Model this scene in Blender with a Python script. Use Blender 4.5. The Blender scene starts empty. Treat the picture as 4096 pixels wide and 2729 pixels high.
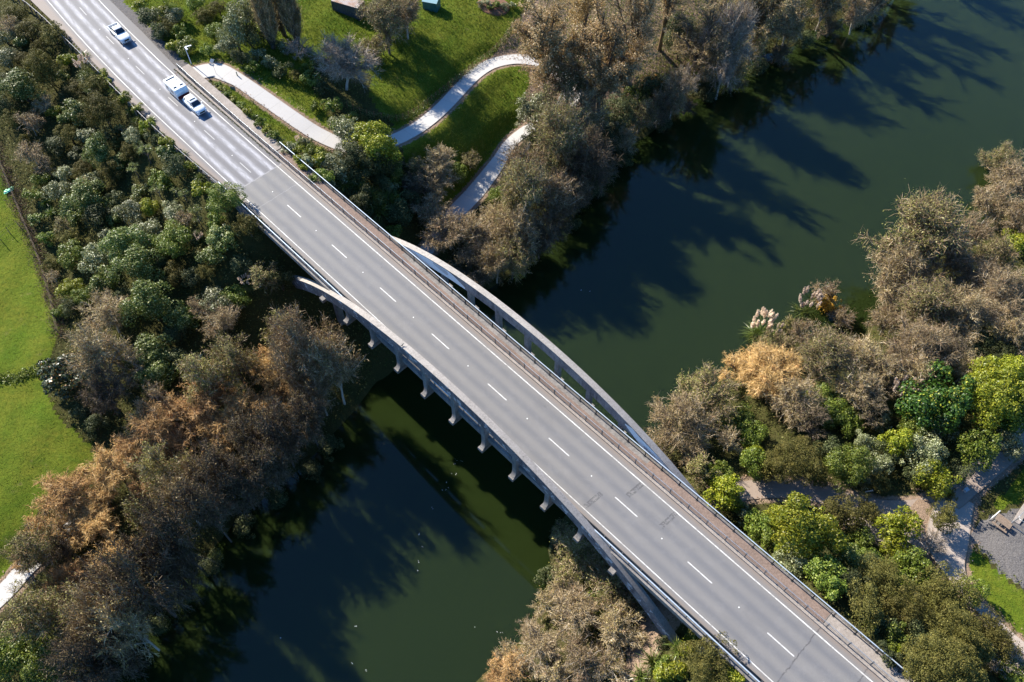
import bpy, math, random
import numpy as np
from mathutils import Vector, Matrix

# ------------------------------------------------------------------ camera, sky, sun, exposure
SC = bpy.context.scene
COL = SC.collection
ZD = 14.8                       # height of the bridge deck above the water (water = 0)
CAMZ = 83.312 + ZD
PITCH = 0.979314                # below the horizon
FPX = 3290.0                    # focal length in pixels of the 4096 px wide photograph
cam_d = bpy.data.cameras.new("camera"); cam = bpy.data.objects.new("camera", cam_d); COL.objects.link(cam)
cam_d.sensor_width = 36.0; cam_d.lens = 36.0 * FPX / 4096.0
cam_d.clip_start = 1.0; cam_d.clip_end = 6000.0
cam.location = (0, 0, CAMZ); cam.rotation_euler = (math.pi / 2 - PITCH, 0, 0)
SC.camera = cam

SUN_EL = math.radians(33.5)
SUN_DIR = Vector((-0.7096, 0.7046, 0)) * math.cos(SUN_EL) + Vector((0, 0, math.sin(SUN_EL)))   # towards the sun
wd = bpy.data.worlds.new("World"); SC.world = wd; wd.use_nodes = True
nt = wd.node_tree; nt.nodes.clear()
sky = nt.nodes.new("ShaderNodeTexSky"); sky.sky_type = 'NISHITA'; sky.sun_disc = False
sky.sun_elevation = SUN_EL; sky.sun_rotation = math.atan2(SUN_DIR.x, SUN_DIR.y)
sky.air_density = 1.0; sky.dust_density = 0.6; sky.ozone_density = 2.2
bg = nt.nodes.new("ShaderNodeBackground"); bg.inputs[1].default_value = 0.075
wo = nt.nodes.new("ShaderNodeOutputWorld")
tint = nt.nodes.new("ShaderNodeMix"); tint.data_type = 'RGBA'; tint.blend_type = 'MULTIPLY'; tint.inputs[0].default_value = 1.0
tint.inputs[7].default_value = (.48, .88, 1.28, 1)          # deep clear autumn blue
nt.links.new(sky.outputs[0], tint.inputs[6]); nt.links.new(tint.outputs[2], bg.inputs[0]); nt.links.new(bg.outputs[0], wo.inputs[0])
sd = bpy.data.lights.new("sun", 'SUN'); so = bpy.data.objects.new("sun", sd); COL.objects.link(so)
sd.energy = 5.0; sd.angle = math.radians(0.53); sd.color = (1.0, 0.93, 0.80)
so.rotation_euler = (-SUN_DIR).to_track_quat('-Z', 'Y').to_euler()
so.location = SUN_DIR * 300
SC.view_settings.view_transform = 'Standard'; SC.view_settings.look = 'None'
SC.view_settings.exposure = 1.27; SC.view_settings.gamma = 1.0
SC.cycles.max_bounces = 6; SC.cycles.diffuse_bounces = 2; SC.cycles.glossy_bounces = 3
SC.cycles.transmission_bounces = 4; SC.cycles.transparent_max_bounces = 6
SC.cycles.use_denoising = True
SC.cycles.caustics_reflective = False; SC.cycles.caustics_refractive = False

RNG = np.random.default_rng(11)
random.seed(5)

# ------------------------------------------------------------------ frames of reference
CP, SP = math.cos(PITCH), math.sin(PITCH)
def at(px, py, z):
    """world point at height z (above the water) seen at pixel px, py of the 4096 x 2729 photograph"""
    u = (px - 2048.0) / FPX; v = (py - 1364.5) / FPX
    dx, dy, dz = u, CP - v * SP, -SP - v * CP
    k = (z - CAMZ) / dz
    return (dx * k, dy * k, z)
def px_per_m(px, py, z):
    x, y, _ = at(px, py, z)
    d = y * CP + (CAMZ - z) * SP
    return FPX / d
X0, Y0 = -30.9414, 78.5292                 # start of the bridge frame
TX, TY = 0.700137, -0.714009               # along the bridge
NX, NY = 0.714009, 0.700137                # across, towards the footpath
def W(s, t, z=0.0):
    """bridge frame (along, across, height above deck) to world"""
    return (X0 + TX * s + NX * t, Y0 + TY * s + NY * t, z + ZD)
def ST(x, y):
    return ((x - X0) * TX + (y - Y0) * TY, (x - X0) * NX + (y - Y0) * NY)
TCS = np.array([-200, -110, -85, -70, -59, -50, -40, -30, -20, -12, -6, 0, 300.])
TCT = np.array([16, 7.0, 4.1, 2.45, 1.52, .93, .48, .2, .1, .04, .02, .02, .02])
def tc(s): return np.interp(s, TCS, TCT)   # the road bends away a little beyond the bridge

# ------------------------------------------------------------------ mesh building
class MB:
    def __init__(s): s.v = []; s.f = []; s.m = []; s.n = 0; s.sm = []; s.uv = []
    def add(s, v, f, mat=0, smooth=False, uv=None):
        v = np.asarray(v, float).reshape(-1, 3); f = np.asarray(f, int)
        s.v.append(v); s.f.append(f + s.n); s.m.append(mat); s.sm.append(smooth); s.n += len(v)
        s.uv.append(uv)
    def box(s, c, d, rz=0.0, mat=0):
        x, y, z = np.array(d) / 2.0
        v = np.array([[-x, -y, -z], [x, -y, -z], [x, y, -z], [-x, y, -z], [-x, -y, z], [x, -y, z], [x, y, z], [-x, y, z]])
        if rz:
            cr, sr = math.cos(rz), math.sin(rz)
            v = np.c_[v[:, 0] * cr - v[:, 1] * sr, v[:, 0] * sr + v[:, 1] * cr, v[:, 2]]
        s.add(v + np.array(c), BOXF, mat)
    def stbox(s, s0, s1, t0, t1, z0, z1, mat=0):
        v = [W(a, b, c) for c in (z0, z1) for a, b in ((s0, t0), (s1, t0), (s1, t1), (s0, t1))]
        s.add(v, BOXF, mat)
    def tube(s, path, r, n=6, mat=0, smooth=True, cap=True):
        path = np.asarray(path, float); r = np.broadcast_to(np.asarray(r, float), (len(path),))
        vs = []; up = np.array([0, 0, 1.0])
        tg = np.gradient(path, axis=0); tg /= np.linalg.norm(tg, axis=1)[:, None] + 1e-9
        for p, t, q in zip(path, tg, r):
            a = np.cross(t, up if abs(t[2]) < .95 else np.array([1.0, 0, 0])); a /= np.linalg.norm(a) + 1e-9
            b = np.cross(t, a)
            for k in range(n):
                th = 2 * math.pi * k / n
                vs.append(p + q * (math.cos(th) * a + math.sin(th) * b))
        fs = []
        for i in range(len(path) - 1):
            for k in range(n):
                fs.append((i * n + k, i * n + (k + 1) % n, (i + 1) * n + (k + 1) % n, (i + 1) * n + k))
        s.add(vs, fs, mat, smooth)
        if cap and n == 4:
            L = (len(path) - 1) * n
            s.f.append(np.array([[0, 3, 2, 1], [L, L + 1, L + 2, L + 3]]) + s.n - len(vs)); s.m.append(mat); s.sm.append(False)
    def quadsheet(s, rows, mat=0, smooth=False, uv=None):
        """rows: (n, m, 3) grid of points"""
        rows = np.asarray(rows, float); n, m, _ = rows.shape
        i = np.arange(n - 1)[:, None] * m + np.arange(m - 1)[None, :]
        f = np.stack([i, i + 1, i + m + 1, i + m], -1).reshape(-1, 4)
        s.add(rows.reshape(-1, 3), f, mat, smooth, None if uv is None else np.asarray(uv).reshape(-1, 2))
    def mesh(s, name, mats, origin=(0, 0, 0)):
        me = bpy.data.meshes.new(name)
        v = np.concatenate(s.v) - np.array(origin, float)
        me.vertices.add(len(v)); me.vertices.foreach_set("co", v.astype(np.float32).ravel())
        loops = np.concatenate([f.ravel() for f in s.f])
        tot = np.concatenate([np.full(len(f), f.shape[1]) for f in s.f])
        mi = np.concatenate([np.full(len(f), m) for f, m in zip(s.f, s.m)])
        sm = np.concatenate([np.full(len(f), m) for f, m in zip(s.f, s.sm)])
        me.loops.add(len(loops)); me.loops.foreach_set("vertex_index", loops.astype(np.int32))
        me.polygons.add(len(tot)); st = np.r_[0, np.cumsum(tot)[:-1]]
        me.polygons.foreach_set("loop_start", st.astype(np.int32))
        me.polygons.foreach_set("loop_total", tot.astype(np.int32))
        me.polygons.foreach_set("material_index", mi.astype(np.int32))
        me.polygons.foreach_set("use_smooth", sm.astype(bool))
        if any(u is not None for u in s.uv):
            uvv = np.concatenate([u if u is not None else np.zeros((len(a), 2)) for u, a in zip(s.uv, s.v)])
            l = me.uv_layers.new(name="UVMap"); l.data.foreach_set("uv", uvv[loops].astype(np.float32).ravel())
        for m in (mats if isinstance(mats, (list, tuple)) else [mats]): me.materials.append(m)
        me.update(calc_edges=True)
        return me
    def build(s, name, mats, parent=None, origin=(0, 0, 0)):
        o = bpy.data.objects.new(name, s.mesh(name, mats, origin)); COL.objects.link(o)
        if parent is not None: o.parent = parent
        else: o.location = origin
        return o
BOXF = [[0, 3, 2, 1], [4, 5, 6, 7], [0, 1, 5, 4], [1, 2, 6, 5], [2, 3, 7, 6], [3, 0, 4, 7]]
def tag(o, label=None, cat=None, group=None, kind=None):
    if label: o["label"] = label
    if cat: o["category"] = cat
    if group: o["group"] = group
    if kind: o["kind"] = kind
    return o
def empty(name, loc, rz=0.0):
    o = bpy.data.objects.new(name, None); COL.objects.link(o); o.location = loc; o.rotation_euler = (0, 0, rz)
    o.empty_display_size = 0.5
    return o
def part(name, me, parent, loc=(0, 0, 0), rz=0.0):
    o = bpy.data.objects.new(name, me); COL.objects.link(o); o.parent = parent; o.location = loc; o.rotation_euler = (0, 0, rz)
    return o

# ------------------------------------------------------------------ materials
def new_mat(name):
    m = bpy.data.materials.new(name); m.use_nodes = True; t = m.node_tree; t.nodes.clear()
    out = t.nodes.new("ShaderNodeOutputMaterial"); b = t.nodes.new("ShaderNodeBsdfPrincipled")
    t.links.new(b.outputs[0], out.inputs[0])
    return m, t, b, out
def N(t, typ, **kw):
    n = t.nodes.new(typ)
    for k, v in kw.items():
        if k.startswith("i_"):
            key = k[2:]; key = int(key) if key.isdigit() else key
            n.inputs[key].default_value = v
        else: setattr(n, k, v)
    return n
def ramp(t, fac, stops):
    r = t.nodes.new("ShaderNodeValToRGB"); e = r.color_ramp.elements
    while len(e) < len(stops): e.new(0.5)
    for k, (p, c) in enumerate(stops):
        e[k].position = p; e[k].color = (*c, 1) if len(c) == 3 else c
    t.links.new(fac, r.inputs[0]); return r.outputs[0]
def noise(t, vec, scale, detail=4, rough=0.6, dist=0.0):
    n = N(t, "ShaderNodeTexNoise", i_Scale=scale, i_Detail=detail, i_Roughness=rough, i_Distortion=dist)
    if vec is not None: t.links.new(vec, n.inputs["Vector"])
    return n.outputs[0]
def mix(t, fac, a, b, mode='MIX'):
    n = N(t, "ShaderNodeMix", data_type='RGBA', blend_type=mode)
    for sock, val in ((n.inputs[0], fac), (n.inputs[6], a), (n.inputs[7], b)):
        if isinstance(val, (int, float)): sock.default_value = val
        elif isinstance(val, tuple): sock.default_value = (*val, 1) if len(val) == 3 else val
        else: t.links.new(val, sock)
    return n.outputs[2]
def mth(t, op, a, b=None, c=None, clamp=False):
    n = N(t, "ShaderNodeMath", operation=op, use_clamp=clamp)
    for k, val in enumerate((a, b, c)):
        if val is None: continue
        if isinstance(val, (int, float)): n.inputs[k].default_value = val
        else: t.links.new(val, n.inputs[k])
    return n.outputs[0]
def obj_co(t): return t.nodes.new("ShaderNodeTexCoord").outputs["Object"]
def scaled(t, vec, s):
    n = N(t, "ShaderNodeMapping"); n.inputs["Scale"].default_value = s; t.links.new(vec, n.inputs[0]); return n.outputs[0]
def bump(t, b, h, strength=0.4, dist=0.05):
    n = N(t, "ShaderNodeBump", i_Strength=strength, i_Distance=dist); t.links.new(h, n.inputs["Height"]); t.links.new(n.outputs[0], b.inputs["Normal"])
def plain(name, col, rough=0.6, metal=0.0, var=0.15, scale=3.0, spec=0.5):
    m, t, b, _ = new_mat(name); co = obj_co(t)
    n = noise(t, co, scale, 5, 0.65)
    c = ramp(t, n, [(0.25, tuple(x * (1 - var) for x in col)), (0.75, tuple(min(1, x * (1 + var)) for x in col))])
    t.links.new(c, b.inputs["Base Color"]); b.inputs["Roughness"].default_value = rough; b.inputs["Metallic"].default_value = metal
    b.inputs["Specular IOR Level"].default_value = spec
    return m
def leaf_mat(name, base, tip, dark, gloss=0.45, spec=0.35, transl=0.25, tipw=0.3):
    """foliage: every leaf its own shade; a share of pale young leaves"""
    m, t, b, out = new_mat(name)
    g = t.nodes.new("ShaderNodeNewGeometry"); oi = t.nodes.new("ShaderNodeObjectInfo")
    c = ramp(t, g.outputs["Random Per Island"], [(0.0, dark), (0.45, base), (1.0 - tipw * 0.5, base), (1.0, tip)])
    pn = noise(t, obj_co(t), 1.1, 3, .6)
    c = mix(t, ramp(t, pn, [(.56, (0,) * 3), (.70, (.55,) * 3)]), c, tuple(min(1, x * 1.45) for x in (base[0] * 1.15, base[1] * .92, base[2])))
    c = mix(t, ramp(t, pn, [(.30, (.4,) * 3), (.44, (0,) * 3)]), c, dark)
    v = mth(t, 'MULTIPLY_ADD', oi.outputs["Random"], 0.5, 0.75)
    hs = N(t, "ShaderNodeHueSaturation"); t.links.new(c, hs.inputs["Color"]); t.links.new(v, hs.inputs["Value"])
    hu = mth(t, 'MULTIPLY_ADD', oi.outputs["Random"], 0.014, 0.491); t.links.new(hu, hs.inputs["Hue"])
    t.links.new(hs.outputs[0], b.inputs["Base Color"])
    b.inputs["Roughness"].default_value = gloss; b.inputs["Specular IOR Level"].default_value = spec
    tr = t.nodes.new("ShaderNodeBsdfTranslucent"); t.links.new(hs.outputs[0], tr.inputs[0])
    mx = N(t, "ShaderNodeMixShader"); mx.inputs[0].default_value = transl
    t.links.new(b.outputs[0], mx.inputs[1]); t.links.new(tr.outputs[0], mx.inputs[2]); t.links.new(mx.outputs[0], out.inputs[0])
    return m
M = {}
# concrete of the bridge: weathered, blotched, streaked
def concrete(name, base, stain, amount, streak=True, patch=None):
    m, t, b, _ = new_mat(name); co = obj_co(t)
    n1 = noise(t, co, 0.55, 8, 0.7); n2 = noise(t, co, 6.0, 6, 0.7)
    n3 = noise(t, scaled(t, co, (1.6, 1.6, 0.18)), 1.5, 6, 0.7)
    f = ramp(t, n3 if streak else n1, [(0.5 - amount * .3, (0, 0, 0)), (0.62, (1, 1, 1))])
    c = mix(t, f, base, stain)
    c = mix(t, ramp(t, n1, [(0.42, (0, 0, 0)), (0.6, (.75, .75, .75))]), c, tuple(min(1, x * 1.25) for x in base))
    c = mix(t, 0.6, c, ramp(t, n2, [(0.3, (.2, .2, .2)), (0.7, (.86, .84, .82))]), 'SOFT_LIGHT')
    c = mix(t, ramp(t, noise(t, co, 1.7, 8, .8), [(.55, (0,) * 3), (.68, (.7,) * 3)]), c, tuple(x * .6 for x in stain))
    if patch: c = mix(t, ramp(t, noise(t, co, 0.9, 5, 0.75), [(0.56, (0, 0, 0)), (0.6, (1, 1, 1))]), c, patch)
    t.links.new(c, b.inputs["Base Color"]); b.inputs["Roughness"].default_value = 0.9; b.inputs["Specular IOR Level"].default_value = 0.2
    bump(t, b, n2, 0.35, 0.02)
    return m
M['conc'] = concrete('weathered_concrete', (.203, .189, .180), (.135, .126, .122), .5)
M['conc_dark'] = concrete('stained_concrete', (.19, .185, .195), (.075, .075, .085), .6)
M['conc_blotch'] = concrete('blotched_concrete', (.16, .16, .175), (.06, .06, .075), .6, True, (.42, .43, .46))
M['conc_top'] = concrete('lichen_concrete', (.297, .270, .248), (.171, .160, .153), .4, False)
M['conc_path'] = concrete('footpath_concrete', (.270, .236, .212), (.211, .186, .169), .4, False)
M['conc_new'] = concrete('pale_path_concrete', (.47, .445, .42), (.41, .385, .36), .3, False)
M['conc_brown'] = concrete('brown_footpath', (.184, .135, .113), (.149, .111, .094), .4, False)
M['paint_patch'] = plain('cover_paint', (.60, .68, .74), .6, 0, .06, 2)
M['paint_patch2'] = plain('old_cover_paint', (.36, .41, .46), .6, 0, .1, 2)
M['scribble'] = plain('blue_spray_paint', (.05, .16, .36), .6, 0, .2, 4)
M['steel'] = plain('galvanised_steel', (.44, .47, .50), .42, .6, .12, 4)
M['steel_blue'] = plain('blue_grey_rail_paint', (.50, .56, .62), .4, .25, .1, 2)
M['steel_mid'] = plain('weathered_steel', (.15, .16, .17), .5, .4, .15, 4)
M['steel_dark'] = plain('dark_steel', (.05, .055, .06), .5, .3)
M['white_line'] = plain('white_paint', (.78, .77, .74), .6, 0, .08, 5)
def line_mat():
    m, t, b, _ = new_mat('worn_white_road_paint'); co = obj_co(t)
    f = ramp(t, noise(t, co, 4.0, 8, .8), [(.36, (.30, .29, .285)), (.52, (.66, .65, .63))]); g = ramp(t, noise(t, co, .35, 4, .6), [(.35, (.72, .70, .68)), (.65, (1, 1, 1))])
    t.links.new(mix(t, 1.0, f, g, 'MULTIPLY'), b.inputs["Base Color"]); b.inputs["Roughness"].default_value = .65; return m
M['road_line'] = line_mat()
M['white_car'] = plain('white_car_paint', (.78, .79, .80), .22, 0, .02, 1, .6)
M['glass'] = plain('dark_car_glass', (.018, .028, .045), .08, 0, .1, 1, .8)
M['rubber'] = plain('tyre_rubber', (.02, .02, .022), .8)
M['black'] = plain('black_plastic', (.02, .022, .025), .6)
M['red_band'] = plain('dark_red_band', (.13, .018, .022), .4)
M['grey_tray'] = plain('grey_tray_liner', (.32, .33, .34), .6)
M['chrome'] = plain('bright_trim', (.6, .62, .64), .25, .8, .05)
M['lamp_glass'] = plain('head_lamp_glass', (.55, .6, .66), .15, 0, .05, 1, .8)
M['wood'] = plain('weathered_wood', (.22, .16, .115), .85, 0, .3, 6)
M['bark'] = plain('grey_brown_bark', (.12, .095, .075), .9, 0, .35, 5)
M['bark_pale'] = plain('pale_bark', (.48, .43, .36), .9, 0, .3, 5)
M['bark_lichen'] = plain('lichen_bark', (.19, .115, .05), .9, 0, .5, 1.2)

# road: one sheet from the far approach, over the deck, to the near approach. UV = (across, along)
def road_mat():
    m, t, b, _ = new_mat('chip_seal'); uv = t.nodes.new("ShaderNodeTexCoord").outputs["UV"]
    sx = N(t, "ShaderNodeSeparateXYZ"); t.links.new(uv, sx.inputs[0]); u, v = sx.outputs[0], sx.outputs[1]
    au = mth(t, 'ABSOLUTE', u)
    d = mth(t, 'SUBTRACT', mth(t, 'ABSOLUTE', mth(t, 'SUBTRACT', au, 1.7)), 0.8)      # distance from the wheel paths
    w = mth(t, 'SUBTRACT', 1.0, mth(t, 'DIVIDE', mth(t, 'ABSOLUTE', d), 0.62), clamp=True)
    w = N(t, "ShaderNodeMapRange", interpolation_type='SMOOTHSTEP'); wm = mth(t, 'SUBTRACT', 1.0, mth(t, 'DIVIDE', mth(t, 'ABSOLUTE', d), 0.75), clamp=True)
    t.links.new(wm, w.inputs[0]); w = w.outputs[0]
    ns = noise(t, scaled(t, uv, (0.9, 0.055, 1)), 1.0, 6, 0.7); nl = noise(t, scaled(t, uv, (2.0, 0.35, 1)), 1.0, 6, 0.75)
    nf = noise(t, scaled(t, uv, (14, 14, 1)), 1.0, 3, 0.8); nb = noise(t, scaled(t, uv, (.25, .1, 1)), 1.0, 4, .6)
    # approach road: polished pale wheel paths on dark chip
    wt = mth(t, 'MULTIPLY', mth(t, 'POWER', w, 1.6), ramp(t, nl, [(0.34, (.12,) * 3), (0.64, (1, 1, 1))]))
    far = mix(t, wt, mix(t, ns, (.101, .098, .108), (.149, .144, .155)), (.42, .415, .45))
    # deck: warm pale bands between slightly darker wheel paths
    dk = mix(t, mth(t, 'MULTIPLY', w, mth(t, 'MULTIPLY_ADD', ns, .8, .4)), mix(t, nb, (.184, .174, .167), (.160, .154, .153)), (.124, .123, .132))
    isdeck = N(t, "ShaderNodeMapRange"); t.links.new(v, isdeck.inputs[0]); isdeck.inputs[1].default_value = -7.2; isdeck.inputs[2].default_value = -6.9
    c = mix(t, isdeck.outputs[0], far, dk)
    pt = ramp(t, noise(t, scaled(t, uv, (.35, .12, 1)), 1.0, 3, .5), [(.60, (0,) * 3), (.63, (1,) * 3)])
    c = mix(t, mth(t, 'MULTIPLY', pt, .16), c, (.10, .098, .104))
    c = mix(t, mth(t, 'MULTIPLY', ramp(t, noise(t, scaled(t, uv, (.8, .5, 1)), 1.0, 8, .8), [(.50, (0,) * 3), (.75, (1,) * 3)]), .28), c, (.26, .25, .245))
    # dirty margins outside the edge lines
    e = N(t, "ShaderNodeMapRange", interpolation_type='SMOOTHSTEP'); t.links.new(mth(t, 'ADD', au, mth(t, 'MULTIPLY_ADD', nl, .5, -.25)), e.inputs[0]); e.inputs[1].default_value = 3.3; e.inputs[2].default_value = 4.3
    mg_ = mix(t, mth(t, 'MULTIPLY', mth(t, 'SUBTRACT', 1.0, isdeck.outputs[0]), mth(t, 'GREATER_THAN', u, 0.0)), (.205, .160, .135), (.118, .110, .112))
    c = mix(t, mth(t, 'MULTIPLY', e.outputs[0], .8), c, mg_)
    # transverse joints and old cracks
    for vc, wd_, col, amt in ((83.5, .10, (.05, .045, .05), .85), (88.9, .10, (.05, .045, .05), .7), (-7.0, .14, (.36, .35, .37), .55), (-2.2, .07, (.33, .32, .33), .5)):
        wob = mth(t, 'MULTIPLY_ADD', noise(t, scaled(t, uv, (1.2, .3, 1)), 1.0, 5, .7), .7, -.35)
        dd = mth(t, 'ABSOLUTE', mth(t, 'SUBTRACT', mth(t, 'ADD', v, wob), vc))
        fz = mth(t, 'SUBTRACT', 1.0, mth(t, 'DIVIDE', dd, wd_), clamp=True)
        fz = mth(t, 'MULTIPLY', fz, mth(t, 'MULTIPLY', amt, ramp(t, nl, [(.35, (.3,) * 3), (.55, (1,) * 3)])))
        c = mix(t, fz, c, col)
    # oil spots
    vo = N(t, "ShaderNodeTexVoronoi", i_Scale=0.33); t.links.new(uv, vo.inputs["Vector"])
    spot = mth(t, 'LESS_THAN', vo.outputs["Distance"], .05)
    c = mix(t, mth(t, 'MULTIPLY', spot, .5), c, (.11, .105, .11))
    c = mix(t, .5, c, ramp(t, nf, [(.3, (.28,) * 3), (.7, (.74,) * 3)]), 'SOFT_LIGHT')
    t.links.new(c, b.inputs["Base Color"]); b.inputs["Roughness"].default_value = .72; b.inputs["Specular IOR Level"].default_value = .35
    bump(t, b, nf, .35, .012)
    return m
M['road'] = road_mat()

def terrain_mat():
    m, t, b, _ = new_mat('ground_cover'); co = obj_co(t)
    a = N(t, "ShaderNodeVertexColor"); a.layer_name = "zone"
    sx = N(t, "ShaderNodeSeparateColor"); t.links.new(a.outputs[0], sx.inputs[0])
    n1 = noise(t, co, .16, 6, .65); n2 = noise(t, co, 1.3, 6, .7); n3 = noise(t, co, 7, 4, .75)
    grass = mix(t, ramp(t, n1, [(.35, (0,) * 3), (.65, (1,) * 3)]), (.077, .122, .009), (.135, .144, .016))
    grass = mix(t, ramp(t, n2, [(.42, (0,) * 3), (.7, (.8,) * 3)]), grass, (.060, .100, .009))
    grass = mix(t, ramp(t, noise(t, co, .45, 7, .75), [(.60, (0,) * 3), (.72, (.7,) * 3)]), grass, (.19, .155, .06))
    soil = mix(t, n2, (.030, .034, .010), (.085, .072, .026))
    soil = mix(t, ramp(t, n3, [(.5, (0,) * 3), (.7, (.7,) * 3)]), soil, (.05, .07, .018))
    litter = mix(t, n3, (.15, .105, .065), (.36, .255, .19))
    grav = mix(t, n3, (.078, .072, .070), (.20, .185, .178))
    def wob(ch): return mth(t, 'ADD', ch, mth(t, 'MULTIPLY_ADD', n2, .9, -.45))
    def th(ch): return ramp(t, wob(ch), [(.4, (0,) * 3), (.6, (1,) * 3)])
    c = mix(t, th(sx.outputs[0]), soil, grass)
    c = mix(t, th(sx.outputs[2]), c, litter)
    c = mix(t, th(sx.outputs[1]), c, grav)
    c = mix(t, .55, c, ramp(t, n3, [(.3, (.2,) * 3), (.7, (.8,) * 3)]), 'SOFT_LIGHT')
    t.links.new(c, b.inputs["Base Color"]); b.inputs["Roughness"].default_value = 1; b.inputs["Specular IOR Level"].default_value = .1
    hh = mth(t, 'ADD', n2, mth(t, 'MULTIPLY', n3, .6)); bump(t, b, hh, .9, .22)
    return m
M['ground'] = terrain_mat()

def water_mat():
    m, t, b, _ = new_mat('river_water'); co = obj_co(t)
    c = mix(t, noise(t, co, .035, 3, .5), (.0125, .0215, .0046), (.0160, .0250, .0066))
    t.links.new(c, b.inputs["Base Color"]); b.inputs["Roughness"].default_value = .03; b.inputs["IOR"].default_value = 1.37
    b.subsurface_method = 'RANDOM_WALK'
    b.inputs["Subsurface Weight"].default_value = 1.0
    b.inputs["Subsurface Radius"].default_value = (1.0, 1.0, 0.8); b.inputs["Subsurface Scale"].default_value = 2.6
    h = noise(t, scaled(t, co, (.8, .8, 1)), .9, 4, .6); bump(t, b, h, .05, .02)
    return m
M['water'] = water_mat()

# ------------------------------------------------------------------ terrain
CTRL = """
3500 20 0;3250 120 0;3000 230 0;2880 330 0;2720 420 0;2620 520 0;2480 600 0;2360 760 0;2250 900 0;2150 1010 0;2000 1130 0;1890 1200 0;1730 1350 0;1575 1484 0;1505 1531 0;1420 1640 0;1320 1750 0;1230 1850 0;1090 1960 0;950 2080 0;820 2230 0;700 2360 0;600 2470 0;450 2600 0;330 2729 0;100 2950 0;-150 3250 0;3800 -150 0;4200 -420 0;4800 -800 0
4700 250 0;4400 520 0;4096 800 0;3900 960 0;3720 1080 0;3560 1200 0;3440 1380 0;3330 1390 0;3250 1330 0;3120 1390 0;2950 1480 0;2800 1590 0;2650 1710 0;2540 1810 0;2400 1940 0;2240 2090 0;2190 2200 0;2230 2330 0;2150 2450 0;2080 2560 0;1950 2680 0;1850 2780 0;1600 3050 0;1300 3400 0;5300 -100 0
3800 250 -2.5;3300 600 -2.5;2800 1000 -2.5;2400 1350 -2.5;2000 1650 -2.5;1700 2000 -2.5;1400 2300 -2.5;1100 2650 -2.5;700 3100 -2.5;4300 -50 -2.5;3000 700 -2.5;3600 500 -2.5;2200 1450 -2.5;1600 2350 -2.5
2400 560 2.6;2230 700 2.8;2060 860 3.2;1850 830 4;1750 1000 3.2;1650 1120 3.2;2600 400 2.6;2800 250 2.6;3100 50 2.6;1600 1330 2.2;1480 1420 2.4
2030 560 5.5;1960 680 4.8;1840 850 4
745 285 14.7;860 285 14.6;960 320 14.4;1100 420 13.6;1250 510 12.6;1340 565 12;1470 590 11.3;1600 548 10.6;1720 480 10;1850 370 9.3;1950 275 8.8;2060 235 8.3;2150 245 8;2240 300 7.5;2260 370 7;2150 450 6.4
1650 400 10.8;1500 250 12;1350 150 12.6;1750 150 11;1950 80 10;1700 330 10.9;1250 300 12.8;1150 250 13.2;1390 60 12.8;1600 -100 11.5;2000 -150 10.5;1300 -200 13.5;2300 50 7.6;2500 150 6;2700 50 5.5;2900 -150 5.5
900 100 14.3;700 50 14.6;600 -30 14.8;800 -150 14.6;500 -250 15;1000 420 13.4;1180 540 12.2;1350 680 10;1500 720 8.5;1650 700 6.5;1800 640 7;1850 560 8;1500 850 6;1400 1000 5;1600 960 4.6
500 900 9;350 900 7.6;250 1000 6.6;200 700 8.4;100 400 11;50 200 13;0 600 8.8;700 1000 9;850 1100 8;600 1300 6.2;800 1400 5;1000 1300 6;1100 1150 8;1200 1300 4;1300 1400 3
50 1000 6.4;100 1400 5.8;200 1700 5.2;50 2000 4.8;0 750 8;-200 1500 6;-300 2200 5;-250 900 7.5;-400 600 9;-300 300 12;-500 1500 6;-700 2300 5
0 2370 3.4;200 2190 3.5;400 2020 3.7;650 1830 3.6;900 1680 3.4;1120 1560 3.2;300 2400 2.4;600 2150 2.4;900 1900 2.4;-200 2600 3;-500 2900 3
2900 1700 2.6;3200 1650 3.6;3600 1500 4;4000 1300 4.4;4300 1000 4.5;3900 1100 2.4;2960 1960 5;3200 1950 5.4;3450 1995 5.8;3700 2020 6;3850 1930 6.2;4096 1780 6.5;3900 2250 6.5;3950 2400 6.7;4096 2520 7;4096 2150 6.5;4500 2000 6.8;4600 1300 5.5;4500 2700 7.5;4300 3000 8;2750 1850 3;2700 1980 4.5
2640 2450 4.6;2550 2550 4;2720 2330 4.8;2400 2500 2.6;2250 2650 2.2;2500 2729 3.6;2850 2500 6;2700 2650 5;2300 2900 3.5;2900 2900 7;2420 2200 2.5;2600 2130 3.5
"""
cp = []
for line in CTRL.strip().splitlines():
    for it in line.split(';'):
        if it.strip():
            a, b_, c_ = map(float, it.split()); cp.append(at(a, b_, c_))
for ang in range(0, 360, 15):
    r = 420.0; cp.append((r * math.cos(math.radians(ang)), 90 + r * math.sin(math.radians(ang)), 9.0))
cp = np.array(cp)
def rbf_fit(P, z):
    D = np.linalg.norm(P[:, None] - P[None], axis=2)
    A = np.zeros((len(P) + 1,) * 2); A[:-1, :-1] = -D + np.eye(len(P)) * -.3; A[-1, :-1] = 1; A[:-1, -1] = 1
    return np.linalg.solve(A, np.r_[z, 0])
RW = rbf_fit(cp[:, :2], cp[:, 2])
def rbf(x, y):
    out = np.empty(x.size); xf, yf = x.ravel(), y.ravel()
    for i in range(0, x.size, 20000):
        q = np.c_[xf[i:i + 20000], yf[i:i + 20000]]
        out[i:i + 20000] = -np.linalg.norm(q[:, None] - cp[None, :, :2], axis=2) @ RW[:-1] + RW[-1]
    return out.reshape(x.shape)
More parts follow.
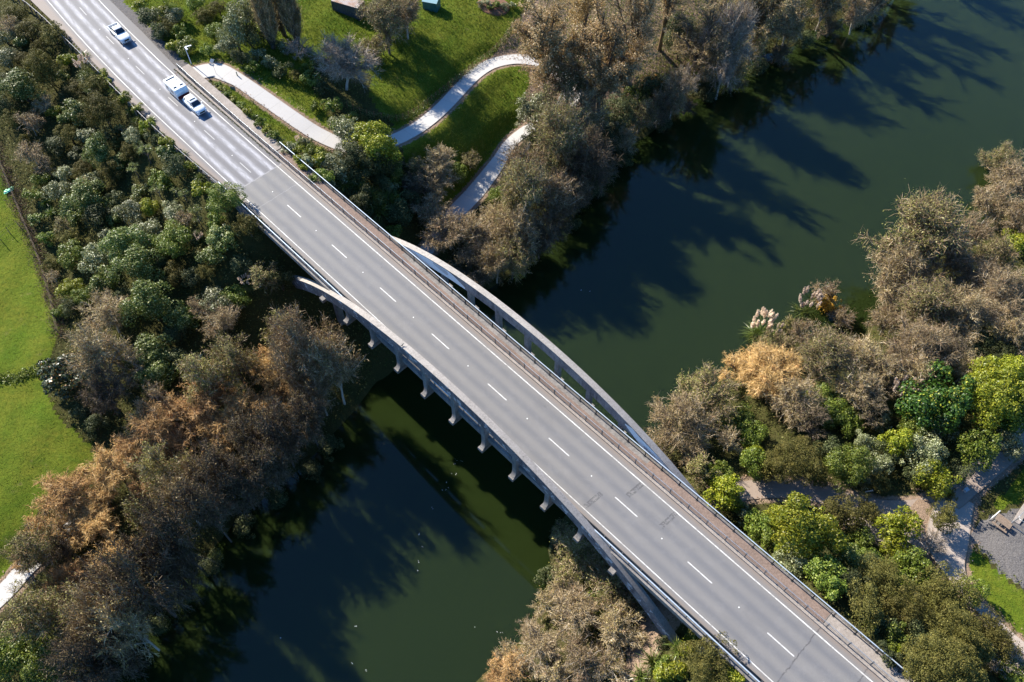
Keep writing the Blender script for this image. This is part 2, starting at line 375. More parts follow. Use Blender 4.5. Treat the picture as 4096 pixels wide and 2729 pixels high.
def catmull(P, step=.6):
    P = np.asarray(P, float); Q = np.vstack([2 * P[0] - P[1], P, 2 * P[-1] - P[-2]]); out = []
    for i in range(1, len(Q) - 2):
        n = max(2, int(np.linalg.norm(Q[i + 1, :2] - Q[i, :2]) / step))
        for k in range(n):
            u = k / n
            out.append(.5 * ((2 * Q[i]) + (-Q[i - 1] + Q[i + 1]) * u + (2 * Q[i - 1] - 5 * Q[i] + 4 * Q[i + 1] - Q[i + 2]) * u * u + (-Q[i - 1] + 3 * Q[i] - 3 * Q[i + 1] + Q[i + 2]) * u ** 3))
    out.append(Q[-2]); return np.array(out)
def pxpath(txt):
    """x y z width(m); ..."""
    A = np.array([[float(k) for k in it.split()] for it in txt.split(';')])
    P = np.array([(*at(a[0], a[1], a[2]), a[3]) for a in A]); return catmull(P)
RAMP = pxpath("742 305 14.82 3.0;800 288 14.80 3.4;860 280 14.75 3.4;908 298 14.65 3.1;960 325 14.45 2.6;1020 366 14.1 2.6;1100 422 13.6 2.6;1180 478 13.1 2.6;1260 530 12.5 2.6;1345 570 12.0 2.6;1420 592 11.6 2.6;1500 585 11.2 2.6;1590 554 10.7 2.6;1665 514 10.3 2.6;1730 466 9.95 2.6;1790 410 9.6 2.6;1850 345 9.3 2.6;1905 292 9.0 2.6;1970 254 8.75 2.6;2060 236 8.4 2.6;2150 246 8.0 2.6;2230 285 7.6 2.6;2285 345 7.2 3.5;2260 420 6.8 3.2;2180 480 6.3 2.4;2100 525 5.8 2.2;2040 575 5.4 2.1;2002 635 5.0 2.4;1955 700 4.6 2.8;1895 775 4.2 3.0;1838 835 3.9 3.0;1780 905 3.7 2.7;1700 1010 3.5 2.2")
LOWPATH = pxpath("-260 2600 3.3 2.4;-100 2470 3.3 2.4;10 2375 3.4 2.4;110 2265 3.45 2.4;215 2170 3.5 2.4;300 2100 3.6 2.2")
RPATH = pxpath("2870 1990 4.9 2.4;2960 1965 5.05 2.5;3060 1955 5.2 2.5;3160 1955 5.4 2.5;3280 1975 5.6 2.5;3400 2010 5.75 2.5;3520 2035 5.9 2.5;3620 2040 6.0 2.5;3720 2030 6.1 2.8;3800 1995 6.2 3.0;3870 1935 6.3 3.0;3960 1860 6.4 3.0;4060 1775 6.5 3.0;4200 1655 6.6 3.0;4400 1480 6.7 3.0")
RPATH2 = pxpath("3830 1985 6.12 4.0;3815 2040 6.2 4.2;3800 2100 6.28 4.6;3790 2160 6.36 4.6;3795 2225 6.44 3.8;3822 2292 6.5 2.4;3865 2360 6.6 1.5;3920 2430 6.75 1.3;3990 2500 6.9 1.2;4080 2580 7.1 1.2;4250 2720 7.4 1.2")
RPATH3 = pxpath("3380 2075 5.8 2.0;3480 2120 5.95 2.2;3600 2150 6.1 2.2;3700 2170 6.2 2.4;3800 2190 6.36 2.2")
DIRTP = pxpath("2700 2330 4.8 2.6;2640 2430 4.6 2.8;2590 2520 4.3 2.6;2560 2620 4.0 2.2;2540 2760 3.7 2.2")
PATHS = [RAMP, LOWPATH, RPATH, RPATH2, RPATH3]
GX = np.arange(-150, 150.01, .6); GY = np.arange(-10, 235.01, .6)
XX, YY = np.meshgrid(GX, GY)
ZZ = rbf(XX, YY)
ZZ = np.where(ZZ < 0, np.maximum(ZZ * 1.6, -3.2), ZZ)
lump = (np.sin(XX * .31 + 1.3 * np.sin(YY * .17)) * np.cos(YY * .27 + np.sin(XX * .13)) * .22 + np.sin(XX * .9 + YY * .6) * np.sin(YY * .8 - XX * .3) * .10)
ZZ = ZZ + lump * np.clip(ZZ / 2, 0, 1)
# road embankments beyond each end of the bridge
SS, TT = ST(XX, YY)
TL = TT - tc(SS)
def embank(Z, s_out, lo, hi, slope):
    dl = np.maximum(np.maximum(lo - TL, TL - hi), 0); ds = np.maximum(s_out, 0)
    return np.maximum(Z, 14.72 - slope * np.hypot(dl, ds * 1.2))
ZZ = embank(ZZ, SS + 3.0, -5.0, 6.6, .62)
ZZ = embank(ZZ, 82.0 - SS, -5.2, 6.9, .70)
# nothing may poke through the deck
under = (SS > -4) & (SS < 84) & (TL > -6) & (TL < 8)
ZZ = np.where(under, np.minimum(ZZ, 13.4), ZZ)
onroad = ((SS <= -3) | (SS >= 83)) & (TL > -4.9) & (TL < 6.4)
ZZ = np.where(onroad, np.minimum(ZZ, 14.7), ZZ)
PATHMASK = np.zeros_like(ZZ)
for P in PATHS:
    best = np.full(ZZ.shape, 1e9); zb = np.zeros_like(ZZ); wb = np.zeros_like(ZZ)
    x0, x1, y0, y1 = P[:, 0].min() - 8, P[:, 0].max() + 8, P[:, 1].min() - 8, P[:, 1].max() + 8
    sel = (XX > x0) & (XX < x1) & (YY > y0) & (YY < y1); qx, qy = XX[sel], YY[sel]
    d = np.hypot(qx[:, None] - P[None, :, 0], qy[:, None] - P[None, :, 1]); k = d.argmin(1)
    dist = d[np.arange(len(k)), k] - P[k, 3] / 2
    zp = P[k, 2] - .10
    wgt = np.clip(1 - (dist - .55) / 3.0, 0, 1); wgt = wgt * wgt * (3 - 2 * wgt)
    z = ZZ[sel]; ZZ[sel] = z * (1 - wgt) + zp * wgt
    PATHMASK[sel] = np.maximum(PATHMASK[sel], np.clip(1 - (dist - .3) / .8, 0, 1))
def terrain_z(x, y):
    fx = (np.asarray(x) - GX[0]) / .6; fy = (np.asarray(y) - GY[0]) / .6
    i = np.clip(fx.astype(int), 0, len(GX) - 2); j = np.clip(fy.astype(int), 0, len(GY) - 2)
    a = np.clip(fx - i, 0, 1); b = np.clip(fy - j, 0, 1)
    return (ZZ[j, i] * (1 - a) + ZZ[j, i + 1] * a) * (1 - b) + (ZZ[j + 1, i] * (1 - a) + ZZ[j + 1, i + 1] * a) * b
def inpoly(x, y, poly):
    r = np.zeros(np.shape(x), bool); n = len(poly); j = n - 1
    for i in range(n):
        xi, yi = poly[i][:2]; xj, yj = poly[j][:2]
        c = ((yi > y) != (yj > y)) & (x < (xj - xi) * (y - yi) / (yj - yi + 1e-12) + xi)
        r ^= c; j = i
    return r
def poly(txt, z): return [at(*map(float, p.split()), z) for p in txt.split(';')]
MEADOW = poly("-400 480;-60 480;15 640;60 760;110 900;150 1010;190 1130;225 1250;240 1330;190 1440;180 1560;215 1650;330 1750;385 1830;260 1910;130 2010;70 2140;30 2280;-500 2500;-700 1200", 6.0)
LAWN = poly("1235 -80;1240 60;1240 230;1300 300;1400 270;1490 330;1480 400;1520 470;1600 500;1690 430;1790 330;1890 250;1990 170;2070 90;2110 -80", 11)
VERGE = poly("2100 100;1990 190;1880 290;1790 375;1690 455;1600 520;1480 555;1400 560;1500 610;1600 570;1740 490;1850 370;1960 275;2060 250;2150 200", 9.6)
VERGE2 = poly("1960 290;2080 265;2130 330;2080 470;2000 560;1950 650;1880 760;1800 790;1660 740;1610 650;1570 595;1650 560;1760 495;1860 385", 7.5)
VERGE3 = poly("2150 200;2300 330;2500 330;2900 180;2950 -100;2150 -100", 6.5)
ROADSIDE = poly("400 -60;480 20;580 130;690 240;720 262;850 268;960 290;1100 390;1290 500;1350 540;1250 400;1100 300;1000 250;900 200;850 100;640 -60", 14.4)
SEMI = poly("820 300;900 310;960 340;1100 440;1260 560;1320 600;1290 640;1150 590;1000 480;880 370", 13.5)
LITTER = poly("2120 60;2060 110;1960 260;2080 260;2120 300;2100 380;2060 480;2150 470;2300 430;2500 380;2760 250;2900 60;2900 -80;2200 -80", 7.5)
YARD = poly("3868 2150;3900 2105;3960 2060;4060 2040;4300 1900;4500 2300;4096 2365;4030 2310;3950 2230;3910 2180", 6.6)
RLAWN = poly("3866 2170;3900 2190;3960 2245;4040 2325;4110 2380;4300 2480;4200 2620;4070 2530;3990 2440;3920 2370;3885 2290", 6.8)
RGRASS = poly("4096 1880;4030 1960;3990 2000;3990 2030;4060 2020;4200 1900;4300 1700", 6.5)
DIRT = poly("2620 2230;2700 2310;2780 2430;2740 2500;2690 2540;2640 2600;2580 2729;2480 2760;2500 2600;2560 2480", 4.3)
SHOULDER = poly("60 -40;110 -40;180 90;160 100;100 30", 14.6)
ZON = np.zeros(XX.shape + (3,))
for P in (MEADOW, LAWN, VERGE, VERGE2, VERGE3, RLAWN, RGRASS): ZON[..., 0][inpoly(XX, YY, P)] = 1
SLOPE = poly('560 -60;1250 -60;1240 330;1340 490;1200 420;1000 290;830 215;700 170', 13.8)
for P in (ROADSIDE, SEMI, SLOPE): ZON[..., 0][inpoly(XX, YY, P)] = .8
for P, a in ((LITTER, .62), (DIRT, 1.0)): ZON[..., 2][inpoly(XX, YY, P)] = a
ZON[..., 2] = np.maximum(ZON[..., 2], PATHMASK * .75)
ZON[..., 1][inpoly(XX, YY, YARD)] = 1
ZON[..., 1][onroad] = 1
shl = (SS < -9) & (TL > 3.5) & (TL < 5.9 + np.clip((-35 - SS) * .05, 0, .6)); ZON[..., 1][shl & (SS < -33)] = 1
tb = MB(); tb.quadsheet(np.stack([XX, YY, ZZ], -1), 0, True)
# far skirt, so the ground reaches the horizon
for (xa, xb, ya, yb) in ((-1500, -150, -1500, 1700), (150, 1500, -1500, 1700), (-150, 150, -1500, -10), (-150, 150, 235, 1700)):
    pass
ground = tb.build("ground", M['ground']); tag(ground, kind='structure')
ca = ground.data.color_attributes.new("zone", 'FLOAT_COLOR', 'POINT')
ca.data.foreach_set("color", np.concatenate([ZON.reshape(-1, 3), np.ones((XX.size, 1))], 1).astype(np.float32).ravel())
fb = MB()
ring_in = [(GX[0], GY[0]), (GX[-1], GY[0]), (GX[-1], GY[-1]), (GX[0], GY[-1])]
E_ = 2500.0
rows = []
for i0, j0, i1, j1 in ((0, 0, 1, 0), (1, 0, 1, 1), (1, 1, 0, 1), (0, 1, 0, 0)):
    n = 60
    xs = np.linspace(GX[-i0] if i0 else GX[0], GX[-1] if i1 else GX[0], n); ys = np.linspace(GY[-1] if j0 else GY[0], GY[-1] if j1 else GY[0], n)
    zi = terrain_z(xs, ys); cx, cy = 0, 110
    r1 = np.stack([xs, ys, zi - .02], 1); r2 = np.stack([cx + (xs - cx) * 1.25, cy + (ys - cy) * 1.25, np.where(zi < .3, -2.5, 8)], 1)
    r3 = np.stack([cx + (xs - cx) * 18, cy + (ys - cy) * 18, np.where(zi < .3, -2.5, 12)], 1)
    fb.quadsheet(np.stack([r3, r2, r1]), 0, True)
hills = fb.build("terrain", M['ground']); tag(hills, kind='structure')
hc = hills.data.color_attributes.new("zone", 'FLOAT_COLOR', 'POINT'); hc.data.foreach_set("color", np.tile(np.array([.3, 0, 0, 1], np.float32), len(hills.data.vertices)))
# river: a closed body of turbid water
wb = MB(); wb.box((0, 150, -2.0), (1800, 1800, 4.0)); water = wb.build("river_water", M['water']); tag(water, kind='structure')

# ------------------------------------------------------------------ paths
def path_mesh(P, name, mat, lift=.0, joint=3.0):
    tg = np.gradient(P[:, :2], axis=0); tg /= np.linalg.norm(tg, axis=1)[:, None] + 1e-9
    nn = np.c_[-tg[:, 1], tg[:, 0]]; L = np.r_[0, np.cumsum(np.hypot(*np.diff(P[:, :2], axis=0).T))]
    rows = []; uv = []
    for k in (-1, -1, -.5, 0, .5, 1, 1):
        z = P[:, 2] + lift
        rows.append(np.c_[P[:, :2] + nn * (P[:, 3] / 2 * k)[:, None], z]); uv.append(np.c_[np.full(len(P), k), L])
    rows[0] = rows[0] - [0, 0, .25]; rows[-1] = rows[-1] - [0, 0, .25]
    b = MB(); b.quadsheet(np.stack(rows, 1), 0, False, np.stack(uv, 1)); o = b.build(name, mat); tag(o, kind='structure'); return o
def path_mat(name, c1, c2, dirt):
    m, t, b, _ = new_mat(name); tcn = t.nodes.new("ShaderNodeTexCoord"); co = tcn.outputs["Object"]
    sx = N(t, "ShaderNodeSeparateXYZ"); t.links.new(tcn.outputs["UV"], sx.inputs[0])
    n1 = noise(t, co, .5, 6, .65); n2 = noise(t, co, 5, 6, .7)
    c = mix(t, n1, c1, c2)
    j = mth(t, 'FRACT', mth(t, 'DIVIDE', sx.outputs[1], 3.4)); jl = mth(t, 'LESS_THAN', j, .016)
    c = mix(t, mth(t, 'MULTIPLY', jl, .4), c, tuple(x * .4 for x in c1))
    e = N(t, "ShaderNodeMapRange"); t.links.new(mth(t, 'ADD', mth(t, 'ABSOLUTE', sx.outputs[0]), mth(t, 'MULTIPLY_ADD', n2, .3, -.15)), e.inputs[0]); e.inputs[1].default_value = .9; e.inputs[2].default_value = 1.02
    c = mix(t, mth(t, 'MULTIPLY', e.outputs[0], .7), c, dirt)
    c = mix(t, .3, c, ramp(t, n2, [(.3, (.3,) * 3), (.7, (.7,) * 3)]), 'SOFT_LIGHT')
    t.links.new(c, b.inputs["Base Color"]); b.inputs["Roughness"].default_value = .9; b.inputs["Specular IOR Level"].default_value = .2
    return m
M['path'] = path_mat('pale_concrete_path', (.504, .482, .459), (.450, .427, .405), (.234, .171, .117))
M['path_pink'] = path_mat('buff_concrete_path', (.378, .315, .270), (.324, .270, .234), (.162, .117, .072))
path_mesh(RAMP, "ramp_path", M['path'])
path_mesh(LOWPATH, "riverside_path", M['path'])
M['path_dirt_shade'] = path_mat('buff_path_painted_shade', (.31, .245, .20), (.25, .195, .16), (.14, .10, .06))  # darker, browner buff: tree shade is put into the colour along with dirt
path_mesh(RPATH, "cycle_path", M['path_dirt_shade'])
path_mesh(RPATH2, "park_path", M['path_pink'], .008)
path_mesh(RPATH3, "garden_path", M['path_pink'], .016)

# ------------------------------------------------------------------ road
sv = np.r_[np.arange(-130, -3, 1.5), np.arange(-3, 125, 3.)]
def roadrow(s):
    c = tc(s)
    r = np.interp(s, [-130, -60, -48, -36, -30, -22, -9, -3, 130], [4.9, 4.8, 4.95, 4.55, 4.38, 4.2, 4.15, 4.14, 4.14])
    l = np.interp(s, [-130, -75, -66, -56, -45, -34, -20, -8, 130], [-6.6, -5.9, -5.4, -4.65, -4.55, -4.7, -4.75, -4.06, -4.06])
    return [(t, s) for t in (l, -3.4, -1.7, 0, 1.7, 3.4, r)]
rw = np.array([roadrow(s) for s in sv])
pts = np.array([[W(s, t + tc(s), 0.0) for t, s in row] for row in rw])
rb = MB(); rb.quadsheet(pts, 0, False, rw); road = rb.build("road", M['road']); tag(road, kind='structure')
def strip(name, s0, s1, t0, t1, z, mat, step=2.0, parent=None):
    ss = np.linspace(s0, s1, max(2, int(abs(s1 - s0) / step) + 1)); b = MB()
    b.quadsheet(np.array([[W(s, t0 + tc(s), z), W(s, t1 + tc(s), z)] for s in ss])); return b.build(name, mat, parent)
strip("edge_line", -110, 118, -3.45, -3.34, .005, M['road_line'], 2, road)
strip("edge_line", -110, 118, 3.32, 3.45, .005, M['road_line'], 2, road)
b = MB(); b.quadsheet(np.array([[(0, -.065, 0), (0, .065, 0)], [(3.15, -.065, 0), (3.15, .065, 0)]])); dash_me = b.mesh("centre_dash", M['road_line'])
M['worn_line'] = plain('worn_road_paint', (.40, .39, .385), .7, 0, .3, 3)
b = MB(); b.quadsheet(np.array([[(0, -.05, 0), (0, .05, 0)], [(2.75, -.05, 0), (2.75, .05, 0)]])); worn_me = b.mesh("centre_dash", M['worn_line'])
for k in range(-8, 11):
    s = 10.0 * k + (.12 if k >= 0 else (-1.35 if k > -2 else -.9 + .1 * (k + 4)))
    w_ = W(s, tc(s), .005); ang = math.atan2(TY, TX) + math.atan2(tc(s + 3) - tc(s), 3)
    part("centre_dash", dash_me if k >= 0 else worn_me, road, w_, ang)
# small studs between the dashes
b = MB()
for k in range(-6, 10):
    s = 10 * k + 6.6; b.stbox(s, s + .12, tc(s) - .06, tc(s) + .06, 0.003, .02)
b.build("road_stud", M['white_line'], road)
M['scuff'] = plain('rubber_scuff', (.055, .053, .058), .7, 0, .3, 6)
# dark hatched scuffs left across the lanes
for s0, t0, s1, t1 in ((58.52, -3.1, 58.68, -.8), (60.9, 1.1, 61.05, 3.2), (65.66, .95, 65.8, 3.2)):
    b = MB(); rr = np.random.default_rng(int(s0))
    for k in range(26):
        u = k / 25.; s = s0 + (s1 - s0) * u; t = t0 + (t1 - t0) * u
        for row in range(3):
            if rr.random() < (.12, .55, .3)[row]: continue
            ds = row * .2 - .2 + rr.normal(0, .015); l = .14 + rr.random() * .08
            b.quadsheet([[W(s + ds, t, .004), W(s + ds, t + .05, .004)], [W(s + ds + l, t, .004), W(s + ds + l, t + .05, .004)]])
    b.build("rubber_scuff", M['scuff'], road)

# footpath, kerb
kb = MB()
def curbox(b, s0, s1, t0, t1, z0, z1, step=2.5):
    ss = np.linspace(s0, s1, max(2, int((s1 - s0) / step) + 1)); rows = []
    for s in ss:
        c = tc(s); rows.append([W(s, t0 + c, z0), W(s, t0 + c, z1), W(s, t1 + c, z1), W(s, t1 + c, z0)])
    b.quadsheet(np.array(rows))
    for e in (0, -1): b.add(rows[e], [[0, 1, 2, 3]])
curbox(kb, -35.6, 118, 4.16, 4.62, -.3, .17); kerb = kb.build("kerb", M['conc_path']); tag(kerb, kind='structure')
fp = MB(); curbox(fp, -35.4, -9.6, 4.625, 6.32, -.3, .14); curbox(fp, 83.5, 118, 4.625, 6.2, -.3, .14)
footp = fp.build("footpath", M['conc_path']); tag(footp, kind='structure')

# ------------------------------------------------------------------ the arch bridge
BO = W(40, .5, -ZD)                                  # base of the bridge: middle of the span, at the water
bridge = tag(empty("arch_bridge", BO), "weathered concrete arch road bridge crossing the river with a rib on each side", "bridge")
def bpart(b, name, mats, parent=bridge):
    o = b.build(name, mats, None, BO); o.location = (0, 0, 0); o.parent = parent; return o
def ztop(s):
    d = np.abs(np.asarray(s, float) - 40.0)
    return 4.87 - .0072 * d ** 2 - 1.9e-6 * d ** 4
DEPTH = 1.68
def arch(t0, t1, inner_first):
    ss = np.linspace(-2.5, 82.5, 86); rows = []
    for s in ss:
        h = .05; sl = (ztop(s + h) - ztop(s - h)) / (2 * h); dz = DEPTH * (1 + .12 * abs(s - 40) / 40) * math.sqrt(1 + sl * sl) * .93
        zt = max(ztop(s), -13.2); zb_ = max(zt - dz, -15.5)
        rows.append([W(s, t0, zb_), W(s, t0, zt), W(s, t1, zt), W(s, t1, zb_), W(s, t0, zb_)])
    rows = np.array(rows); b = MB()
    for k, mt in ((0, 0), (1, 1), (2, 2), (3, 0)):
        b.quadsheet(rows[:, k:k + 2], mt)
    return b
LT0, LT1, RT0, RT1 = -5.42, -4.66, 6.38, 7.15
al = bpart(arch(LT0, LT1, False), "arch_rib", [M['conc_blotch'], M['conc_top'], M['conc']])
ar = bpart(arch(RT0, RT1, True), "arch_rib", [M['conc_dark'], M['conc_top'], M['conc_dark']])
al["label"] = "left arch rib with white blotches on its outer face"; ar["label"] = "right arch rib with painted-over patches on its inner face"
# painted-over graffiti on the inner face of the right-hand rib
def patch(pts, mat, name, off=.004, par=ar):
    b = MB(); q = [W(s, RT0 - off, float(ztop(s)) - f * 1.62) for s, f in pts]; n = len(q) // 2
    rows = np.array([[q[i], q[len(q) - 1 - i]] for i in range(n)]); b.quadsheet(rows, 0); return bpart(b, name, mat, par)
up = [(17.5, .04), (19.5, .03), (21, .05), (23, .05), (25, .10), (26.6, .12), (27.6, .30), (28.6, .55), (29.4, .75)]
dn = [(17.5, .98), (19.5, .98), (21, .98), (23, .98), (25, .98), (26.6, .98), (27.6, .98), (28.6, .98), (29.4, .97)]
patch(up + dn[::-1], M['paint_patch'], "cover_paint")
patch([(23.4, .12), (24.3, .10), (25.2, .16), (26, .2), (26.3, .42), (23.5, .62 - .2), (24.4, .55), (25.2, .66), (26, .7), (26.3, .55)][:5] + [(26.3, .60), (26.0, .70), (25.2, .66), (24.3, .5), (23.4, .35)], M['paint_patch2'], "older_cover_paint", .008)
patch([(55.6, .35), (56.6, .06), (58, .16), (60, .06), (62, .05), (64, .08), (65.8, .12), (66.4, .45)] + [(66.4, .6), (65.8, .93), (64, .97), (62, .97), (60, .97), (58, .97), (56.6, .72), (55.6, .45)], M['paint_patch'], "cover_paint")
gb = MB(); rr = np.random.default_rng(3)
s = 58.6
while s < 65.0:
    l = .12 + .28 * rr.random(); w_ = .10 + .12 * rr.random(); f = .45 + .3 * rr.random() - .04 * (s - 60)
    p = [W(s + l * k / 5 + .06 * math.sin(k * 2.1 + s), RT0 - .013, float(ztop(s)) - (f + .18 * math.sin(k * 1.7 + s * 5) * (1 if rr.random() < .7 else .4)) * 1.62) for k in range(6)]
    for a_, b_ in zip(p[:-1], p[1:]):
        gb.quadsheet([[a_, b_], [(a_[0], a_[1], a_[2] - w_), (b_[0], b_[1], b_[2] - w_)]])
    s += l * .8 + rr.random() * .25
bpart(gb, "spray_paint_marks", M['scribble'], ar)
# hangers and floor beams every five metres
for k in range(-1, 10):
    s = 15.0 + 5 * k + 5 * 0
    s = 20.0 + 5 * (k)
    if s < 15 or s > 65: continue
    for (t0, t1, sg) in ((LT0 + .06, LT1 - .06, -1), (RT0 + .06, RT1 - .06, 1)):
        zt = float(ztop(s)) - DEPTH * .9
        if zt < -.6: continue
        b = MB(); hw = .30
        prof = [(zt, 0), (-.9, 0), (-1.35, .05), (-1.6, .16), (-1.78, .36)]
        ro = []
        for z, fl in prof:
            a0, a1 = (t0 - (fl if sg < 0 else 0), t1 + (fl if sg > 0 else 0))
            ro.append([W(s - hw, a0, z), W(s + hw, a0, z), W(s + hw, a1, z), W(s - hw, a1, z), W(s - hw, a0, z)])
        b.quadsheet(np.array(ro)); bpart(b, "hanger", M['conc'])
for k in range(-4, 13):
    s = 20.0 + 5 * k
    if s < -4 or s > 82: continue
    wide = 13 <= s <= 67
    b = MB(); b.stbox(s - .36, s + .36, -5.95 if wide else -4.4, 7.7 if wide else 5.6, -2.35, -1.8)
    b.stbox(s - .26, s + .26, -4.55, 5.9, -1.8, -.62)
    bpart(b, "floor_beam", M['conc'])
# deck
b = MB()
b.stbox(-6.9, 83.4, -4.98, 6.34, -.62, -.02)
b.stbox(-6.9, 83.4, -4.98, -4.07, -.016, .16)
b.stbox(-9.4, 83.45, 4.63, 6.32, -.016, .135)
b.stbox(-6.9, 83.4, -3.6, -3.1, -1.35, -.62); b.stbox(-6.9, 83.4, 4.3, 4.8, -1.35, -.62); b.stbox(-6.9, 83.4, .3, .8, -1.35, -.62)
deck = bpart(b, "deck", M['conc'])
b = MB(); b.stbox(18, 60, 4.64, 5.42, .139, .142); b.stbox(-9.0, 18, 4.64, 6.0, .139, .142); b.stbox(60, 83.4, 4.64, 6.0, .139, .142); bpart(b, "footway_surface", M['conc_brown'], deck)
b = MB(); b.stbox(-9.2, -6.92, -5.4, 6.7, -9, -.05); b.stbox(-9.2, -2, -5.3, -4.9, -3.2, -.02); bpart(b, "abutment", M['conc'])
b = MB(); b.stbox(83.45, 85.6, -5.4, 6.7, -9, -.05); b.stbox(76, 83.4, -4.9, -4.5, -5.5, -.7); bpart(b, "abutment", M['conc'])
for s in (13.5, 66.5):
    for t in (-3.3, 4.6):
        b = MB(); b.stbox(s - .4, s + .4, t - .4, t + .4, -15.5, -1.35); bpart(b, "pier_column", M['conc'])
for t0, t1 in ((LT0 - .25, LT1 + .25), (RT0 - .25, RT1 + .25)):
    for s in (2.5, 77.0):
        b = MB(); b.stbox(s - 2.2, s + 2.2, t0, t1, -14.5, -7.4); bpart(b, "arch_footing", M['conc'])

# ------------------------------------------------------------------ railings
def railing(name, label, s0, s1, t, zb_, zt, posts, mat, group=None, cat="railing", baluster=.14, rail_r=.035, post_w=.07, foot=False, cap=False, tfun=tc, mid=None, mat2=None):
    mat2 = mat2 or mat
    base = W((s0 + s1) / 2, t + tfun((s0 + s1) / 2), zb_)
    root = tag(empty(name, base), label, cat, group)
    ss = np.linspace(s0, s1, max(3, int((s1 - s0) / 2.0) + 1))
    def bp_(b, n, m): o = b.build(n, m, None, base); o.location = (0, 0, 0); o.parent = root; return o
    b = MB(); b.tube([W(s, t + tfun(s), zt) for s in ss], rail_r * 1.25, 6); bp_(b, "top_rail", mat)
    b = MB(); b.tube([W(s, t + tfun(s), zb_ + .12) for s in ss], .022, 4); bp_(b, "bottom_rail", mat2)
    if mid: b = MB(); b.tube([W(s, t + tfun(s), mid) for s in ss], .025, 4); bp_(b, "middle_rail", mat)
    b = MB(); p0 = W(0, 0, 0); b.stbox(-post_w / 2, post_w / 2, -post_w / 2, post_w / 2, 0, zt - zb_)
    if cap: b.stbox(-post_w * .8, post_w * .8, -post_w * .8, post_w * .8, zt - zb_, zt - zb_ + .05)
    if foot: b.stbox(-.12, .12, -.14, .10, 0, .03)
    pm = b.mesh("post", mat2, p0)
    for s in posts:
        q = W(s, t + tfun(s), zb_); part("post", pm, root, tuple(np.array(q) - base))
    if baluster:
        b = MB(); h = .013
        for s in np.arange(s0 + .1, s1, baluster):
            c = t + tfun(s); a = [W(s - h, c - h, 0), W(s + h, c - h, 0), W(s + h, c + h, 0), W(s - h, c + h, 0)]
            b.quadsheet(np.array([[(*p[:2], zb_ + ZD + .13) for p in a + a[:1]], [(*p[:2], zt + ZD) for p in a + a[:1]]]))
        bp_(b, "balusters", mat2)
    return root
railing("pedestrian_fence", "low grey picket fence with square posts along the kerb between road and footpath", -35.3, 118, 4.5, .17, 1.2,
        np.arange(-35.2 + .0, 118, 2.48), M['steel'], baluster=.12, rail_r=.026, post_w=.10, cap=True, cat="fence", mat2=M['steel_mid'])
railing("bridge_railing", "dark barred handrail with pale top tube on the outer edge of the footpath", -9.6, 91.7, 5.98, .14, 1.22,
        np.arange(-9.6 + .05, 91.7, 2.455), M['steel_blue'], baluster=.12, rail_r=.05, post_w=.10, foot=True, mat2=M['steel_dark'])
railing("bridge_railing", "blue-grey barred handrail on the deck edge across the road from the footpath", -9.0, 86.5, -4.72, .16, 1.15,
        np.arange(-8.9, 86.5, 2.5), M['steel_blue'], baluster=.13, rail_r=.062, post_w=.10, mid=.95, mat2=M['steel_mid'])
# crash barrier on the left kerb of the deck
base = W(40, -4.3, .16); root = tag(empty("crash_barrier", base), "low dark double rail bolted along the left kerb of the bridge", "barrier")
for nm, z, r in (("upper_rail", .62, .06), ("lower_rail", .34, .05)):
    b = MB(); b.tube([W(s, -4.22, z) for s in np.arange(-8, 84.1, 4)], r, 4); o = b.build(nm, M['steel_dark'], None, base); o.location = (0, 0, 0); o.parent = root
b = MB(); b.stbox(-.09, .09, -.07, .07, 0, .58); b.stbox(-.16, .16, -.10, .10, 0, .04); pm = b.mesh("post", M['steel_dark'], W(0, 0, 0))
for s in np.arange(-7.6, 84, 2.5): part("post", pm, root, tuple(np.array(W(s, -4.32, .162)) - base))
# W-beam guard rail on the far approach
def grt(s): return np.interp(s, [-110, -75, -68, -62, -57, -50, -45, -39, -34, -27, -20, -10, -7], [-10.5, -5.2, -4.3, -4.15, -4.25, -4.35, -4.5, -4.75, -4.9, -5.05, -5.05, -4.75, -4.6])
base = W(-40, -4.7, 0); root = tag(empty("guard_rail", base), "long pale steel guard rail on dark round posts beside the far approach road", "guard rail")
ss = np.arange(-108, -7.4, 1.5); b = MB()
prof = [(.0, .42), (.06, .48), (.06, .54), (-.02, .58), (.06, .63), (.06, .69), (0, .76), (-.03, .76)]
b.quadsheet(np.array([[W(s, grt(s) + a + tc(s) * .0, z) for a, z in prof] for s in ss])); o = b.build("beam", plain('dull_rail_steel', (.27, .265, .26), .55, .3, .2, 2), None, base); o.location = (0, 0, 0); o.parent = root
b = MB(); b.tube([W(0, 0, -.6), W(0, 0, .76)], .12, 8); b.box((W(0, .12, .56)), (.3, .16, .34), math.atan2(TY, TX)); pm = b.mesh("post", M['wood'], W(0, 0, 0))
for s in np.arange(-107, -8, 1.95): part("post", pm, root, tuple(np.array(W(s, grt(s) - .2, 0)) - base))

